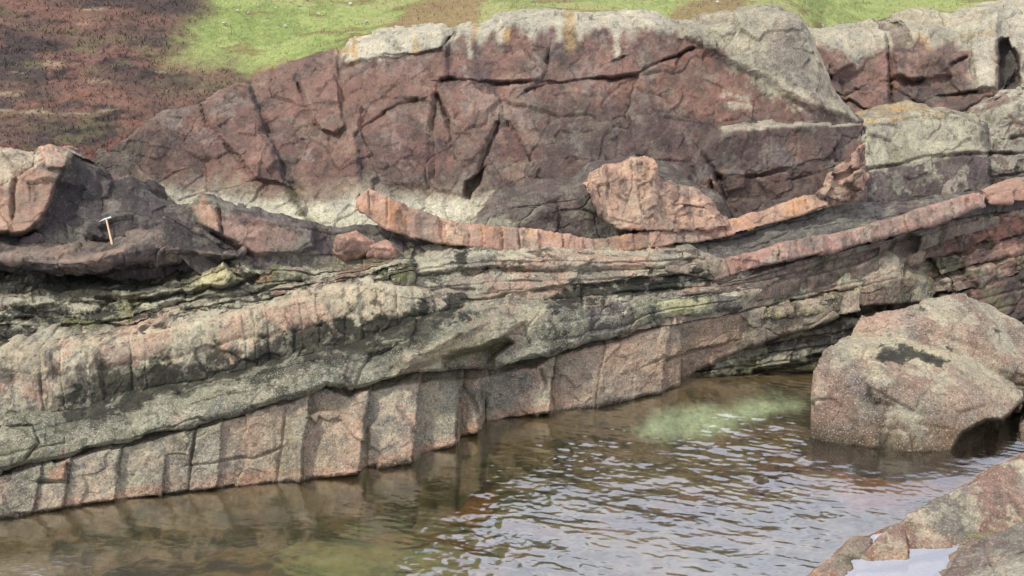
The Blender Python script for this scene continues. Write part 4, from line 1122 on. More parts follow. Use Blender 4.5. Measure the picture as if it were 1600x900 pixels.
s.mix(DARKL, sst(0.70, 0.95, s.T + 0.6 * fbm(s.P * 3.4, 5, 5, 0.7)) * 0.9 * sst(80, 160, s.px) * (1 - sst(640, 740, s.px)), 0.15)
s.stain(DARKL, [(130, 655), (180, 630), (180, 650), (150, 675)], 6, 0.7, 8, 4)
s.stain(col(180, 162, 128, K), [(640, 560), (700, 525), (790, 492), (860, 480), (830, 520), (740, 550), (680, 580), (600, 600)], 8, 0.7, 9, 3, alpha=1)
s.stain(col(100, 90, 88, K), [(918, 482), (990, 466), (990, 508), (960, 522), (925, 530)], 4, 0.8, 4, 4)
s.stain(col(178, 172, 122, K), [(1035, 470), (1105, 462), (1108, 485), (1040, 495)], 5, 0.7, 5, 4, alpha=1)
s.stain(col(100, 88, 92, K), [(1112, 460), (1145, 458), (1160, 482), (1120, 490)], 4, 0.7, 4, 4)
s.stain(DARKL, [(1082, 462), (1092, 460), (1092, 472), (1084, 472)], 2, 0.9, 2, 5)
s.stain(col(104, 104, 50, K), [(700, 540), (760, 530), (790, 540), (760, 560), (700, 565)], 6, 0.6, 6, 3)
thing_sheet(s, M_BED, 'thick grey green barnacled bed overhanging the lowest pink blocks')

# ---- lowest bed of blocks standing in the water (each block is a part of it)
jn = [-480, -300, -150, -40, 58, 104, 183, 300, 342, 442, 478, 568, 650, 716, 755, 862, 938, 1040, 1160]
off = {74: 0.05, 104: -0.02, 466: -0.05, 500: 0.1, 568: 0.12, 650: 0.05, 716: 0.05, 755: -0.1}
s = Sheet('lower_bed', -700, 1345, lambda q: L1(q) + 2 + 3 * (np.abs(q - 680) < 160), C((-700, 930), (-60, 815), (0, 808), (60, 802), (120, 792), (200, 782), (330, 766), (470, 753), (478, 750), (566, 741), (572, 733), (650, 722), (658, 712), (700, 700), (716, 694), (719, 684), (752, 676), (757, 661), (862, 648), (940, 633), (1040, 613), (1062, 602), (1088, 580), (1140, 554), (1200, 532), (1270, 510), (1310, 496), (1345, 488)),
          lambda q: C((-700, 9.5), (0, 10.42), (400, 11.22), (560, 11.7), (640, 12.0), (700, 12.5), (860, 13.08), (1000, 13.75), (1160, 14.55), (1345, 15.4))(q), lambda q: np.where(q < 1062, ywat(q, Lw(q)), np.interp(q, [1062, 1345], [14.1, 15.2])),
          back=0.8, mode='under', under=0.5, rnd=0.08, rpx=6, jag=2, bulge=0.0, joints=jn, jamp=0.06, jw=2.2, jd=0.10, slant=-14, n_big=0.04, fac=0.045, fac_s=1.7, n_small=0.02, seed=47, tilt=lambda q: 0.03 + 0.15 * sst(430, 500, q) * (1 - sst(860, 900, q)),
          feats=[('plate', [(450, 655), (500, 640), (548, 648), (570, 660), (566, 745), (470, 755)], 0.12, 4), ('plate', [(575, 665), (618, 635), (642, 660), (652, 722), (575, 735)], 0.10, 4), ('crack', [(1040, 565), (1090, 545), (1150, 530)], 2, 0.08), ('crack', [(60, 750), (105, 752), (104, 725)], 2.5, 0.1), ('crack', [(290, 728), (400, 715), (440, 700)], 2, 0.05),
                 ('crack', [(712, 590), (735, 620), (752, 660)], 4, 0.12), ('crack', [(750, 600), (756, 655)], 4, 0.14), ('crack', [(846, 575), (858, 610), (864, 640)], 3.5, 0.14), ('crack', [(1000, 575), (1040, 560), (1046, 610)], 2, 0.05)])
s.base(BLOCK * 1.06, 1.0).noise(PINK, 1.8, 0.1, 0.45, 0.6, seed=1).noise(GREY, 1.6, 0.0, 0.35, 0.7, seed=2).noise(BARN, 3.5, 0.1, 0.4, 0.6, seed=3, alpha=1).noise(GREYG, 1.2, 0.15, 0.4, 0.7, seed=5)
rr_ = np.random.RandomState(8)
s.mix(GREYG, (rr_.uniform(0, 0.55, len(jn) + 1) * (rr_.rand(len(jn) + 1) > 0.5))[s.jid])
s.mix(col(186, 140, 112, K), (rr_.uniform(0, 0.5, len(jn) + 1) * (rr_.rand(len(jn) + 1) > 0.5))[s.jid])
s.stain(col(186, 136, 106, K), [(70, 735), (102, 722), (104, 745), (80, 752)], 4, 0.8, 4, 4)
wl = Lw(s.px) - s.py
s.mix(col(186, 126, 94, K), (1 - sst(8, 26, wl + 16 * fbm(s.P * 2, 4, 4))) * 0.45 * sst(60, 200, s.px) * (1 - sst(860, 900, s.px)))
s.mix(col(62, 52, 38, K), (1 - sst(0, 8, wl + 9 * fbm(s.P * 4, 4, 7))) * 0.75)
s.mix(col(62, 56, 34, K), sst(0.0, 0.12, -s.P[..., 2] - 0.02) * 0.9, 0.3)
s.stain(col(110, 112, 104, K), [(752, 600), (790, 585), (840, 590), (800, 640), (765, 650), (735, 615)], 6, 0.6, 7, 3)  # shadow of the overhang on this block, put into the colour as grey
thing_sheet(s, M_BED, 'lowest bed of upright pinkish blocks rising out of the water')
# foot of that bed below the surface
q_ = np.arange(-300, 1300, 3.0)
sh = at(q_, Lw(q_), ywat(q_, Lw(q_)))
v_ = np.linspace(-0.35, 1, 46)[:, None]
FT = np.stack([sh[:, 0] + 0 * v_, sh[:, 1] - 1.1 * v_, np.where(v_ < 0, -0.03, -0.03 - 0.62 * np.abs(v_) ** 0.8) + 0 * q_], -1)
FT[..., 2] += 0.10 * fbm(FT * 1.6, 4, 31) * sst(-0.1, 0.3, v_) - 0.01
rel = FT - np.array([0, 0, CAM_H])
fw = rel[..., 1] * CT - rel[..., 2] * ST
s = Sheet.__new__(Sheet)
s.P, s.name, s.seed = FT, 'submerged_rock', 48
s.px, s.py = 800 + F_PX * rel[..., 0] / fw, 450 - F_PX * (rel[..., 1] * ST + rel[..., 2] * CT) / fw
s.rgb, s.al = np.zeros(FT.shape), np.zeros(FT.shape[:2])
s.base(col(108, 90, 60), 0.3).noise(col(60, 60, 30), 1.6, -0.1, .4, .8, an=(0.6, 1.3, 1)).noise(col(128, 108, 82), 2.4, 0.1, .5, .7, seed=2).noise(col(48, 44, 24), 3, 0.2, .5, .7, seed=3)
s.stain(WHITE_S, [(985, 672), (1010, 650), (1060, 640), (1130, 632), (1230, 622), (1262, 630), (1250, 642), (1190, 652), (1140, 668), (1060, 684), (1000, 688)], 15, 0.85, 8, 1.6)
tag(s.build(M_SEABED), kind='structure')

# ---- recess under the right part of the lowest bed
s = Sheet('recess_rock', 1035, 1400, C((1035, 560), (1100, 545), (1180, 530), (1300, 500), (1345, 490), (1400, 480)), C((1035, 612), (1100, 606), (1180, 602), (1270, 599), (1400, 592)), C((1035, 14.3), (1400, 16.0)), C((1035, 14.2), (1270, 14.7), (1400, 15.2)), back=0.5, mode='down', drop=0.9, rnd=0.1, jag=4, fac=0.12, fac_s=2.0, seed=49, strata=5, samp=0.10,
          feats=[('crack', [(1100, 585), (1180, 560), (1220, 550)], 3, 0.15), ('crack', [(1180, 582), (1260, 568), (1300, 550)], 4, 0.3), ('plate', [(1180, 560), (1240, 540), (1300, 525), (1290, 550), (1190, 580)], 0.15, 4), ('plate', [(1115, 560), (1150, 550), (1160, 590), (1110, 600)], 0.15, 4)])
s.base(col(110, 104, 92, K), 0.6).noise(DARKL, 2, 0, 0.3, 0.6, seed=1).noise(BARN, 2.5, 0.1, 0.4, 0.7, seed=2).noise(OCHRE, 2.5, 0.25, 0.45, 0.5, seed=3).noise(MAUVE_D, 1.5, 0.1, .4, .6, seed=5)
s.mix(RUST, (1 - sst(2, 16, C((1035, 612), (1400, 592))(s.px) - s.py + 6 * fbm(s.P * 3, 3, 4))) * 0.6)
thing_sheet(s, M_BED, 'grey and rusty rock in the dark recess left of the big boulder')

# ---- right: beds between the long pink bed and the water
s = Sheet('layered_bed', 1152, 1412, C((1152, 470), (1165, 460), (1215, 441), (1340, 410), (1392, 400), (1412, 406)), C((1152, 480), (1162, 485), (1208, 478), (1295, 460), (1350, 447), (1412, 436)), C((1152, 14.75), (1412, 15.9)), C((1152, 14.6), (1412, 15.7)), back=0.5, mode='under', rnd=0.10, rpx=7, jag=1.5, joints=[1210, 1295, 1342, 1390], jamp=0.03, jd=0.05, fac=0.04, seed=50,
          feats=[('crack', [(1210, 470), (1295, 452), (1400, 425)], 2, 0.06)])
s.base(col(168, 146, 124, K), 1.0).noise(PINK_D, 2, 0, 0.35, 0.7, seed=1).noise(BARN, 3, 0, 0.4, 0.7, seed=2).noise(GREYG, 2, 0.1, 0.4, 0.6, seed=3)
s.stain(DARKL, [(1178, 452), (1210, 442), (1210, 450), (1182, 460)], 3, 0.6, 3, 4)
thing_sheet(s, M_BED, 'short rounded bed wedged above the right end of the lowest bed')

s = Sheet('layered_bed', 1190, 1460, C((1190, 487), (1300, 462), (1380, 440), (1420, 430), (1460, 440)), C((1190, 498), (1270, 490), (1345, 480), (1460, 470)), C((1190, 14.7), (1460, 15.9)), C((1190, 14.6), (1460, 15.75)), back=0.5, mode='under', rnd=0.06, rpx=5, jag=2, joints=[1240, 1300, 1362, 1410], jamp=0.05, fac=0.06, seed=51)
s.base(col(166, 148, 118, K), 1.0).noise(col(150, 142, 84, K), 2.5, 0.1, 0.4, 0.7, seed=1).noise(DARKL, 2.5, 0.1, 0.3, 0.7, seed=2).noise(PINK_D, 2, 0.1, 0.4, 0.6, seed=3)
thing_sheet(s, M_BED, 'thin mossy bed directly left of the boulder top')

# long pink bed on the right
jn = [1062, 1090, 1112, 1138, 1160, 1185, 1216, 1246, 1270, 1288, 1312, 1330, 1352, 1372, 1396, 1416, 1438, 1458, 1486, 1510]
s = Sheet('pink_bed', 1040, 1540, C((1040, 412), (1120, 402), (1180, 394), (1240, 374), (1290, 366), (1400, 338), (1460, 320), (1500, 308), (1530, 300), (1540, 308)), C((1040, 424), (1120, 440), (1200, 416), (1300, 396), (1400, 370), (1480, 344), (1540, 324)), C((1040, 14.3), (1290, 15.35), (1540, 16.5)), C((1040, 14.2), (1290, 15.15), (1540, 16.3)), back=0.5, rise=-0.2, mode='under', under=0.5, rnd=0.07, rpx=6, jag=2, joints=jn, jamp=0.04, jw=1.5, jd=0.08, slant=6, n_big=0.03, fac=0.03, seed=52)
s.base(col(176, 134, 118, K), 0.4).noise(col(194, 152, 134, K), 2.5, 0, 0.35, 0.7, an=(1.5, 1, .7), seed=1).noise(col(150, 104, 96, K), 4, 0.1, 0.4, 0.7, an=(1.6, 1, .5), seed=2).noise(GREY, 2, 0.15, 0.4, 0.5, seed=3)
s.stain(GREYG, [(1030, 400), (1140, 392), (1150, 450), (1030, 450)], 12, 0.6, 12, 3, alpha=1)
s.stain(MAUVE_D, [(1040, 442), (1200, 414), (1300, 392), (1400, 366), (1540, 320)], 4, 0.6, 4, 3, line=True)
thing_sheet(s, M_PINK, 'long jointed pink bed rising to the right above the dark hollow')

s = Sheet('dark_bed', 1120, 1560, C((1120, 448), (1200, 418), (1300, 394), (1400, 368), (1500, 340), (1560, 332)), C((1120, 452), (1215, 445), (1340, 415), (1400, 386), (1500, 350), (1560, 336)), C((1120, 14.6), (1300, 15.4), (1560, 16.7)), C((1120, 14.5), (1300, 15.3), (1560, 16.6)), back=0.3, mode='down', drop=0.2, rnd=0.05, jag=2, fac=0.04, seed=53, strata=3, samp=0.05,
          feats=[('plate', [(1375, 400), (1395, 378), (1420, 368), (1435, 372), (1420, 400), (1390, 405)], -0.4, 4), ('plate', [(1240, 428), (1300, 405), (1372, 388), (1372, 402), (1300, 424), (1250, 436)], -0.15, 3)])
s.base(col(118, 98, 88, K), 0.5).noise(DARKL, 2.5, 0.1, 0.4, 0.7, seed=1).noise(GREYG, 3, 0.1, 0.4, 0.7, seed=2)
thing_sheet(s, M_BED, 'thin dark shaded bed under the long pink bed on the right')

for i, (tp_, bt_, y_, lab, c_) in enumerate((
        (C((1385, 402), (1420, 381), (1500, 352), (1600, 322), (2300, 165)), C((1385, 424), (1420, 418), (1500, 392), (1600, 362), (2300, 200)), 16.15, 'highest red brown bed under the long pink bed at the right edge', col(164, 112, 96, K)),
        (C((1375, 428), (1440, 415), (1500, 398), (1600, 366), (2300, 205)), C((1375, 446), (1440, 440), (1500, 424), (1600, 393), (2300, 230)), 15.95, 'second red brown bed down at the right edge', col(156, 116, 102, K)),
        (C((1390, 450), (1440, 443), (1520, 424), (1600, 397), (2300, 235)), C((1390, 470), (1440, 466), (1520, 452), (1600, 428), (2300, 260)), 15.75, 'third red brown bed down at the right edge, above the boulder', col(160, 128, 112, K)))):
    s = Sheet('layered_bed', 1385 - 10 * (i == 1), 2300, tp_, bt_, C((1385, y_ + .1), (1600, y_ + 0.9), (2300, y_ + 2.6)), C((1385, y_), (1600, y_ + 0.8), (2300, y_ + 2.5)), step=1.6, back=0.6, mode='under', under=0.5, rnd=0.05, rpx=5, jag=4, joints=rnd_joints(1400, 1900, 25, 70, 5 + i), jamp=0.09, jd=0.08, slant=8, fac=0.08, fac_s=1.8, n_small=0.03, seed=54 + i, strata=2, samp=0.05)
    s.base(c_, 0.5).noise(MAUVE_P, 2, 0, 0.4, 0.6, seed=1).noise(BARN, 2.6, 0.15, 0.4, 0.6, seed=2).noise(col(96, 74, 70, K), 2.4, 0.1, 0.4, 0.7, seed=3).noise(col(88, 94, 62, K), 3, 0.28, 0.45, 0.7, seed=6)
    thing_sheet(s, M_PINK, lab)
s = Sheet('rock_wall', 1395, 2300, C((1395, 476), (1440, 470), (1520, 452), (1600, 428), (2300, 255)), C((1395, 600), (1600, 600), (2300, 520)), C((1395, 15.9), (1600, 16.5), (2300, 18)), C((1395, 15.6), (1600, 16.0), (2300, 17.5)), step=2, back=0.5, mode='down', drop=1.0, rnd=0.1, jag=3, fac=0.10, fac_s=1.3, seed=58, strata=7, samp=0.08)
s.base(MAUVE_D, 0.3).noise(MAUVE_P, 1.5, 0, 0.35, 0.8, seed=1).noise(DARKL, 2, 0.1, 0.35, 0.8, seed=2).noise(col(110, 112, 80, K), 2.2, 0.2, 0.4, 0.6, seed=3)
thing_sheet(s, M_SLAB, 'reddish wall half hidden behind the big boulder at the right edge')
# pink end blocks
s = Sheet('rock_block', 1548, 1760, C((1548, 308), (1562, 303), (1580, 296), (1605, 290), (1760, 262)), C((1562, 320), (1600, 316), (1760, 290)), C((1562, 16.6), (1760, 17)), C((1562, 16.5), (1760, 16.9)), back=0.4, mode='under', rnd=0.06, rpx=6, jag=3, joints=[1585, 1620, 1680], jamp=0.05, seed=59, fac=0.05)
s.base(col(172, 130, 112, K), 0.4).noise(PINK_D, 3, 0, 0.4, 0.8)
thing_sheet(s, M_PINK, 'pink block continuing the long pink bed at the right edge')

# ================================================================== BOULDER
T = lambda *l: [tuple(at(a, b, c)) for a, b, c in l]
Wf = lambda x, y, z: tuple(at(x, y, ywat(x, y, z)))
low = [(1270, 686), (1300, 691), (1365, 694), (1400, 704), (1440, 707), (1476, 704), (1585, 694)]
front_b = [Wf(x, y, 0) for x, y in low] + [tuple(np.array(Wf(x, y, 0)) + np.array([0, 0.05, -0.5])) for x, y in low]
front_b += T((1271, 620, 12.3), (1272, 578, 12.5), (1290, 548, 12.9), (1314, 526, 13.3), (1330, 521, 13.5), (1420, 526, 13.5), (1500, 545, 13.3), (1560, 585, 12.9), (1602, 610, 12.7), (1606, 622, 12.6), (1575, 645, 12.4), (1540, 655, 12.25), (1508, 668, 12.05), (1330, 600, 12.25), (1420, 600, 12.2), (1500, 625, 12.2), (1300, 700, 13.4), (1500, 560, 14), (1350, 560, 14.0), (1480, 690, 13.0))
back_b = T((1328, 520, 13.5), (1345, 490, 13.9), (1400, 480, 14.0), (1480, 462, 14.2), (1512, 459, 14.3), (1550, 474, 14.2), (1585, 500, 14.0), (1605, 525, 13.8), (1680, 560, 13.7), (1700, 600, 13.5), (1380, 512, 13.5), (1460, 515, 13.5), (1540, 535, 13.3), (1620, 590, 13.0), (1700, 660, 13.3), (1340, 600, 14.3), (1600, 600, 14.6), (1700, 620, 14.4), (1360, 670, 13.8), (1600, 670, 13.6))
side_b = T((1510, 668, 12.75), (1578, 664, 12.7), (1600, 638, 12.6), (1680, 630, 12.5), (1720, 700, 12.0), (1720, 700, 13.4), (1600, 680, 13.4), (1650, 600, 13.2)) + [Wf(1590, 693, 0), Wf(1640, 700, 0), Wf(1700, 705, 0), Wf(1590, 693, -0.5), Wf(1700, 710, -0.5)]
s = hull_rock('boulder', [front_b, back_b, side_b], 0.024, 90, 0.05, 0.018, 0.05, 1.5, 1,
              feats=[('plate', [(1484, 730), (1490, 700), (1504, 676), (1522, 668), (1540, 656), (1566, 656), (1600, 628), (1612, 640), (1592, 662), (1590, 730)], -0.60, 3), ('dent', (1345, 600, 30, 22, 30), -0.10), ('dent', (1440, 560, 60, 10, 10), 0.05), ('dent', (1372, 632, 22, 8, 20), -0.14), ('dent', (1390, 690, 12, 26, 30), -0.12), ('plate', [(1290, 548), (1320, 530), (1316, 560), (1285, 580)], 0.03, 5),
                     ('crack', [(1330, 520), (1400, 512), (1460, 520), (1530, 545), (1600, 590)], 5, 0.05), ('crack', [(1575, 655), (1590, 640), (1605, 625)], 4, 0.3)])
s.base(col(156, 130, 110, K), 1.0).noise(col(134, 106, 92, K), 1.4, -0.05, 0.35, 0.8, seed=1).noise(BARN, 2.4, 0.05, 0.4, 0.6, seed=2).noise(GREY, 1.4, 0.1, 0.4, 0.6, seed=3)
s.stain(col(184, 170, 138, K), [(1300, 545), (1330, 522), (1420, 528), (1500, 545), (1600, 610), (1580, 620), (1500, 575), (1400, 558), (1340, 560), (1300, 580)], 8, 0.75, 9, 3, alpha=1)
s.stain(col(176, 140, 120, K), [(1335, 515), (1350, 492), (1420, 478), (1440, 500), (1400, 515)], 6, 0.6, 8, 3)
for pts in ([(1372, 548), (1382, 540), (1410, 545), (1420, 555), (1400, 565), (1378, 568), (1368, 560)], [(1440, 552), (1470, 556), (1485, 565), (1470, 570), (1445, 562)], [(1436, 478), (1447, 480), (1446, 487), (1437, 486)], [(1415, 490), (1428, 492), (1426, 497)], [(1450, 530), (1458, 532), (1456, 537)], [(1480, 542), (1490, 546), (1486, 550)], [(1550, 512), (1562, 518), (1556, 520)], [(1575, 515), (1582, 518), (1576, 520)], [(1360, 552), (1364, 556), (1360, 560)], [(1403, 575), (1408, 580), (1404, 582)], [(1424, 545), (1432, 545), (1430, 552)]):
    s.stain(col(44, 36, 30), pts, 1.6, 0.9, 2.5, 9, alpha=0.3)
s.stain(col(104, 92, 90, K), [(1310, 590), (1345, 578), (1365, 600), (1360, 620), (1320, 620)], 6, 0.7, 8, 4)
s.stain(col(84, 72, 66, K), [(1340, 630), (1380, 622), (1385, 640), (1375, 690), (1400, 705), (1360, 690), (1350, 660)], 5, 0.6, 7, 4)
wz = s.P[:, 2]
s.mix(col(104, 80, 54, K), (1 - sst(0.06, 0.42, wz + 0.34 * fbm(s.P * 3, 4, 4))) * 0.8)
s.mix(col(52, 42, 26, K), (1 - sst(-0.02, 0.05, wz + 0.03 * fbm(s.P * 6, 3, 4))) * 0.85, 0.2)
thing_sheet(s, M_BOULD, 'huge pinkish grey boulder standing in the water at the right edge', 'boulder')

# ================================================================== FOREGROUND ROCKS, LOWER RIGHT
Wf = lambda x, y, z: tuple(at(x, y, ywat(x, y, z)))
fr1 = [Wf(1300, 905, 0.0), Wf(1415, 838, 0.04), Wf(1430, 800, 0.25), Wf(1500, 762, 0.38), Wf(1570, 725, 0.42), Wf(1640, 690, 0.42), Wf(1760, 690, 0.4), Wf(1760, 790, 0.2), Wf(1600, 800, 0.12), Wf(1560, 825, 0.0), Wf(1480, 835, 0.0), Wf(1540, 740, -0.5), Wf(1700, 680, -0.6), Wf(1400, 850, -0.4), Wf(1640, 820, -0.5), Wf(1500, 860, -0.5)]
s = hull_rock('shore_rock', [fr1], 0.022, 95, 0.05, 0.022, 0.06, 1.8, 2)
s.base(col(140, 108, 94, K), 0.8).noise(GREY, 1.6, -0.1, 0.4, 0.8, seed=1).noise(BARN, 2.6, 0.1, 0.4, 0.6, seed=2)
s.mix(col(160, 98, 62, K), (1 - sst(0.04, 0.18, s.P[:, 2] + 0.1 * fbm(s.P * 3, 3, 4))) * 0.4)
s.stain(col(160, 150, 132, K), [(1580, 750), (1700, 690), (1700, 790), (1590, 790)], 8, 0.7, 8, 3)
thing_sheet(s, M_BOULD, 'low wet rock with an orange stained foot in front of the boulder', 'rock')

fr2 = [Wf(1440, 960, 0.35), Wf(1452, 915, 0.32), Wf(1500, 868, 0.38), Wf(1550, 845, 0.42), Wf(1600, 820, 0.45), Wf(1700, 760, 0.5), Wf(1800, 700, 0.5), Wf(2000, 800, 0.8), Wf(1800, 1000, 0.9), Wf(1560, 990, 0.7), Wf(1440, 960, -0.5), Wf(1560, 850, -0.5), Wf(1800, 720, -0.6), Wf(2000, 820, -0.5), Wf(1800, 1000, -0.4), Wf(1600, 890, 0.62), Wf(1640, 930, 0.75)]
s = hull_rock('shore_rock', [fr2], 0.022, 96, 0.05, 0.022, 0.07, 1.5, 2, feats=[('crack', [(1500, 905), (1560, 875), (1640, 850)], 4, 0.08)])
s.base(col(128, 106, 98, K), 0.6).noise(col(152, 124, 112, K), 1.6, 0, 0.4, 0.7, seed=1).noise(GREY, 2, 0.05, 0.4, 0.7, seed=2).noise(col(100, 84, 78, K), 3, 0.2, 0.45, 0.6, seed=3)
s.stain(CREAM, [(1500, 905), (1540, 885), (1600, 868), (1660, 860), (1660, 900), (1560, 910)], 6, 0.5, 8, 4, alpha=1)
thing_sheet(s, M_BOULD, 'grey mauve shore rock filling the bottom right corner beside the rock pool', 'rock')

# shallow shelf that holds the bright rock pool
fr3 = [Wf(1180, 960, 0.0), Wf(1290, 890, 0.02), Wf(1330, 850, 0.05), Wf(1400, 820, 0.05), Wf(1480, 820, 0.05), Wf(1600, 790, 0.08), Wf(1600, 1000, 0.08), Wf(1200, 1000, 0.06), Wf(1180, 960, -0.5), Wf(1330, 850, -0.5), Wf(1500, 800, -0.5), Wf(1600, 1000, -0.5)]
POOL = [(1335, 905), (1345, 880), (1375, 850), (1420, 842), (1450, 848), (1505, 845), (1490, 865), (1465, 905), (1430, 940), (1340, 940)]


def basin(P, px, py):
    P = P.copy()
    n = 26 * fbm(P * 5, 4, 3, 0.6)
    P[:, 2] += np.where(P[:, 2] > -0.1, 0.05 - 0.16 * (1 - sst(-10, 14, poly_sd(px, py, POOL) + n)), 0)
    return P


s = hull_rock('shore_rock', [fr3], 0.02, 97, 0.03, 0.02, 0.03, 1.8, 2, post=basin)
s.base(col(168, 128, 104, K), 0.6).noise(RUST, 2.2, 0, 0.3, 0.6, seed=1).noise(GREY, 2.2, 0.05, 0.4, 0.6, seed=2).noise(col(104, 92, 44, K), 2.4, 0.2, 0.4, 0.7, seed=4)
s.stain(col(112, 122, 30, K), [(1430, 836), (1500, 828), (1560, 818), (1560, 835), (1500, 850), (1450, 850)], 6, 0.85, 6, 4)
thing_sheet(s, M_BOULD, 'low shelf of brown rock around the bright little rock pool', 'rock')

# the pool itself
pcx, pcy = 1415, 885
pp = [Wf(pcx + (x - pcx) * 1.3, pcy + (y - pcy) * 1.4, 0.076) for x, y in POOL]
bm = bmesh.new()
vs = []
for i in range(len(POOL)):
    a, b = np.array(pp[i]), np.array(pp[(i + 1) % len(POOL)])
    for k in range(6):
        q = a + (b - a) * k / 6
        j = 0.035 * fbm(np.array([[q[0] * 6, q[1] * 6, i * 0.3]]), 3, 7)[0]
        vs.append(bm.verts.new((q[0] + j, q[1] + j, q[2])))
fc = bm.faces.new(vs)
if fc.normal.z < 0:
    fc.normal_flip()
me = bpy.data.meshes.new('rock_pool')
bm.to_mesh(me)
bm.free()
m2 = M_WATER.copy()
m2.name = 'still_water'
m2.node_tree.nodes['Bump'].inputs['Strength'].default_value = 0.06
m2.node_tree.nodes['Schlick'].inputs['To Min'].default_value = 0.5
tag(link('rock_pool', me, m2), kind='structure')

# rocks just breaking or lying under the surface
for i, (x, y, w_, h_, z, c_, lab) in enumerate((
        (1188, 748, 22, 10, 0.03, col(96, 68, 56), 'small dark rock just breaking the rippled water in the middle of the pool'),
        (1100, 772, 50, 12, -0.14, col(112, 84, 60), 'brown rock lying just under the water left of the small breaking rock'),
        (1215, 722, 45, 7, -0.14, col(120, 84, 50), 'long brown rock under the surface left of the boulder'))):
    pts = []
    r_ = np.random.RandomState(i)
    for k in range(26):
        a, b = k * 2.399, math.acos(1 - 2 * (k + 0.5) / 26)
        q = np.array(Wf(x + w_ * math.cos(a) * math.sin(b), y - h_ * 0.9 * math.sin(a) * math.sin(b), z))
        q[2] = z - 0.12 + 0.14 * math.cos(b)
        pts.append(tuple(q))
    s = hull_rock('sunken_rock', [pts], 0.02, 100 + i, 0.02, 0.015, 0.03, 3, 1)
    s.base(c_, 0.3).noise(DARKL, 4, 0, 0.3, 0.6)
    thing_sheet(s, M_SEABED, lab)

# pale stones on the turf
r_ = np.random.RandomState(2)
spots = [(405, 12), (432, 18), (417, 30), (390, 24), (530, 36), (572, 38), (453, 5), (468, 12), (833, 6), (1105, 4), (1120, 8), (350, 40), (445, 44), (372, 20), (480, 3), (498, 26), (1170, 16), (975, 6), (548, 10)]
words = ['tiny white stone', 'pale stone', 'small chalky stone', 'little white stone']
tmp = None
for k, (x, y) in enumerate(spots):
    j = int(round((x + 700) / 3.0))
    i = int(np.argmin(np.abs(hill.py[3:173, j] - y))) + 3
    c0 = PH[i, j]
    sz = r_.uniform(0.02, 0.055) * (c0[1] / 25)
    pts = [tuple(c0 + np.array([r_.uniform(-1, 1) * sz * 1.3, r_.uniform(-1, 1) * sz, 0.04 + r_.uniform(-0.6, 1) * sz])) for _ in range(14)]
    bm = bmesh.new()
    vs = [bm.verts.new(tuple(np.array(p) - c0)) for p in pts]
    rr = bmesh.ops.convex_hull(bm, input=vs)
    bmesh.ops.delete(bm, geom=[v for v in rr['geom_interior'] if isinstance(v, bmesh.types.BMVert)], context='VERTS')
    bmesh.ops.bevel(bm, geom=list(bm.edges), offset=sz * 0.15, segments=1, affect='EDGES')
    me = bpy.data.meshes.new('stone')
    bm.to_mesh(me)
    bm.free()
    nV = len(me.vertices)
    set_pig(me, np.tile(col(214, 208, 196, 0.8), (nV, 1)), 0.3)
    o = link('stone', me, M_CLIFF)
    o.location = c0
    tag(o, 'small pale stone lying in the grass above the cliff', 'stone', 'pale stones scattered on the grass')

# ================================================================== HAMMER
root = bpy.data.objects.new('hammer', None)
scene.collection.objects.link(root)
bpy.context.view_layer.update()
dg = bpy.context.evaluated_depsgraph_get()


def probe(px, py, default):
    x, y, z = ray(px, py)
    d = Vector((float(x), float(y), float(z))).normalized()
    ok, loc, *_ = scene.ray_cast(dg, Vector((0, 0, CAM_H)), d)
    return np.array(loc) if ok else at(px, py, default)


foot_hit, head_hit = probe(175, 383, 13.0), probe(166, 342, 13.3)
fy = foot_hit[1]
hy = min(head_hit[1] - 0.03, fy + 0.22)
foot, head = at(175.5, 383, fy - 0.01), at(166, 342.5, max(hy, fy - 0.02))
print('HAMMER', foot_hit, head_hit, 'length', np.linalg.norm(head - foot))
root.location = foot
tag(root, 'long handled geological hammer leaning upright on the dark ledge at left', 'hammer')
ax = Vector(head - foot)
L_ = ax.length
axn = ax.normalized()
side = Vector((1, 0, 0)) - axn * axn.x
side.normalize()
dep = axn.cross(side)


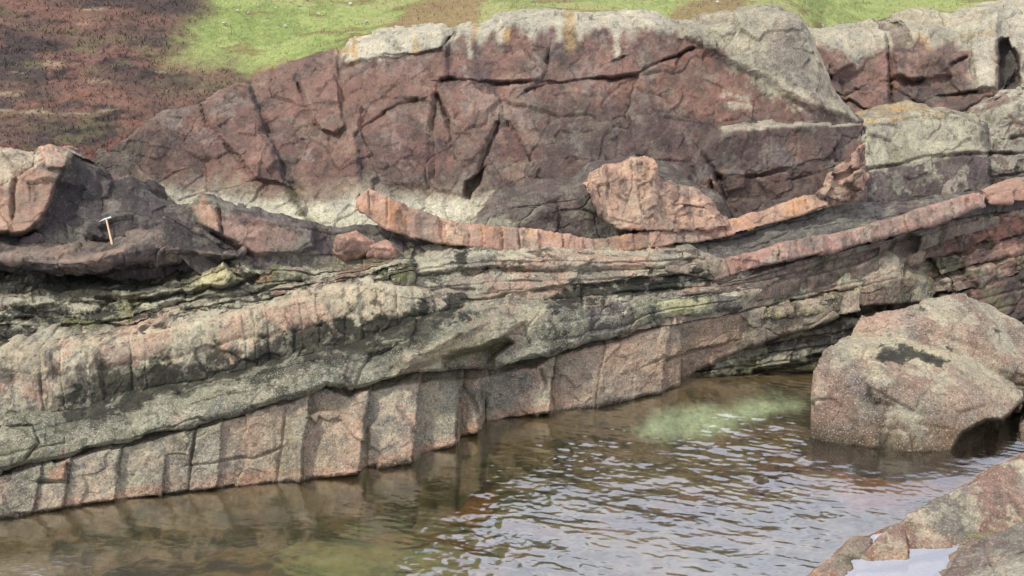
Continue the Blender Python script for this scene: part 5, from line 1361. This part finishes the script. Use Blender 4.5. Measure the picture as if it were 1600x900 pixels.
def loft(name, secs, mat, parent, n=14, sq=1.0):
    """secs: (origin, ax1, ax2, r1, r2) rings joined and capped"""
    bm = bmesh.new()
    rings = []
    for (o_, a1, a2, r1, r2) in secs:
        ring = []
        for k in range(n):
            t = 2 * math.pi * k / n
            c, s_ = math.cos(t), math.sin(t)
            c, s_ = math.copysign(abs(c) ** sq, c), math.copysign(abs(s_) ** sq, s_)
            ring.append(bm.verts.new(o_ + a1 * (c * r1) + a2 * (s_ * r2)))
        rings.append(ring)
    for A, B in zip(rings[:-1], rings[1:]):
        for k in range(n):
            bm.faces.new((A[k], A[(k + 1) % n], B[(k + 1) % n], B[k]))
    bm.faces.new(rings[0][::-1])
    bm.faces.new(rings[-1])
    bmesh.ops.recalc_face_normals(bm, faces=bm.faces)
    me = bpy.data.meshes.new(name)
    bm.to_mesh(me)
    bm.free()
    for p in me.polygons:
        p.use_smooth = sq == 1.0
    return link(name, me, mat, parent)


def simple(name, c, rough, metal=0.0, grain=0):
    m, nt, out = new_mat(name)
    b = nt.nodes.new('ShaderNodeBsdfPrincipled')
    b.inputs['Roughness'].default_value = rough
    b.inputs['Metallic'].default_value = metal
    n = nt.nodes.new('ShaderNodeTexNoise')
    n.inputs['Scale'].default_value = 40
    r = nt.nodes.new('ShaderNodeValToRGB')
    r.color_ramp.elements[0].color = (*(np.array(c) * 0.8), 1)
    r.color_ramp.elements[1].color = (*(np.array(c) * 1.1), 1)
    nt.links.new(n.outputs['Fac'], r.inputs['Fac'])
    nt.links.new(r.outputs['Color'], b.inputs['Base Color'])
    nt.links.new(b.outputs[0], out.inputs['Surface'])
    return m


wood, steel = simple('ash_wood', (0.62, 0.42, 0.24), 0.5), simple('worn_steel', (0.42, 0.41, 0.40), 0.5, 0.3)
loft('handle', [(axn * (L_ * t), side, dep, r, r * 0.8) for t, r in ((0, 0.013), (0.03, 0.018), (0.15, 0.0175), (0.35, 0.0145), (0.7, 0.0125), (0.95, 0.0125), (1.04, 0.012))], wood, root)
hd = (side * 1.0 + axn * 0.02).normalized()
loft('head', [(axn * (L_ + dz) + hd * x, axn, dep, r1, r2) for x, dz, r1, r2 in ((-0.105, -0.012, 0.003, 0.009), (-0.07, -0.001, 0.008, 0.011), (-0.025, 0.003, 0.013, 0.015), (0.015, 0.003, 0.014, 0.016), (0.03, 0.003, 0.012, 0.013), (0.045, 0.003, 0.014, 0.014), (0.075, 0.003, 0.014, 0.014))], steel, root, 12, 0.6)
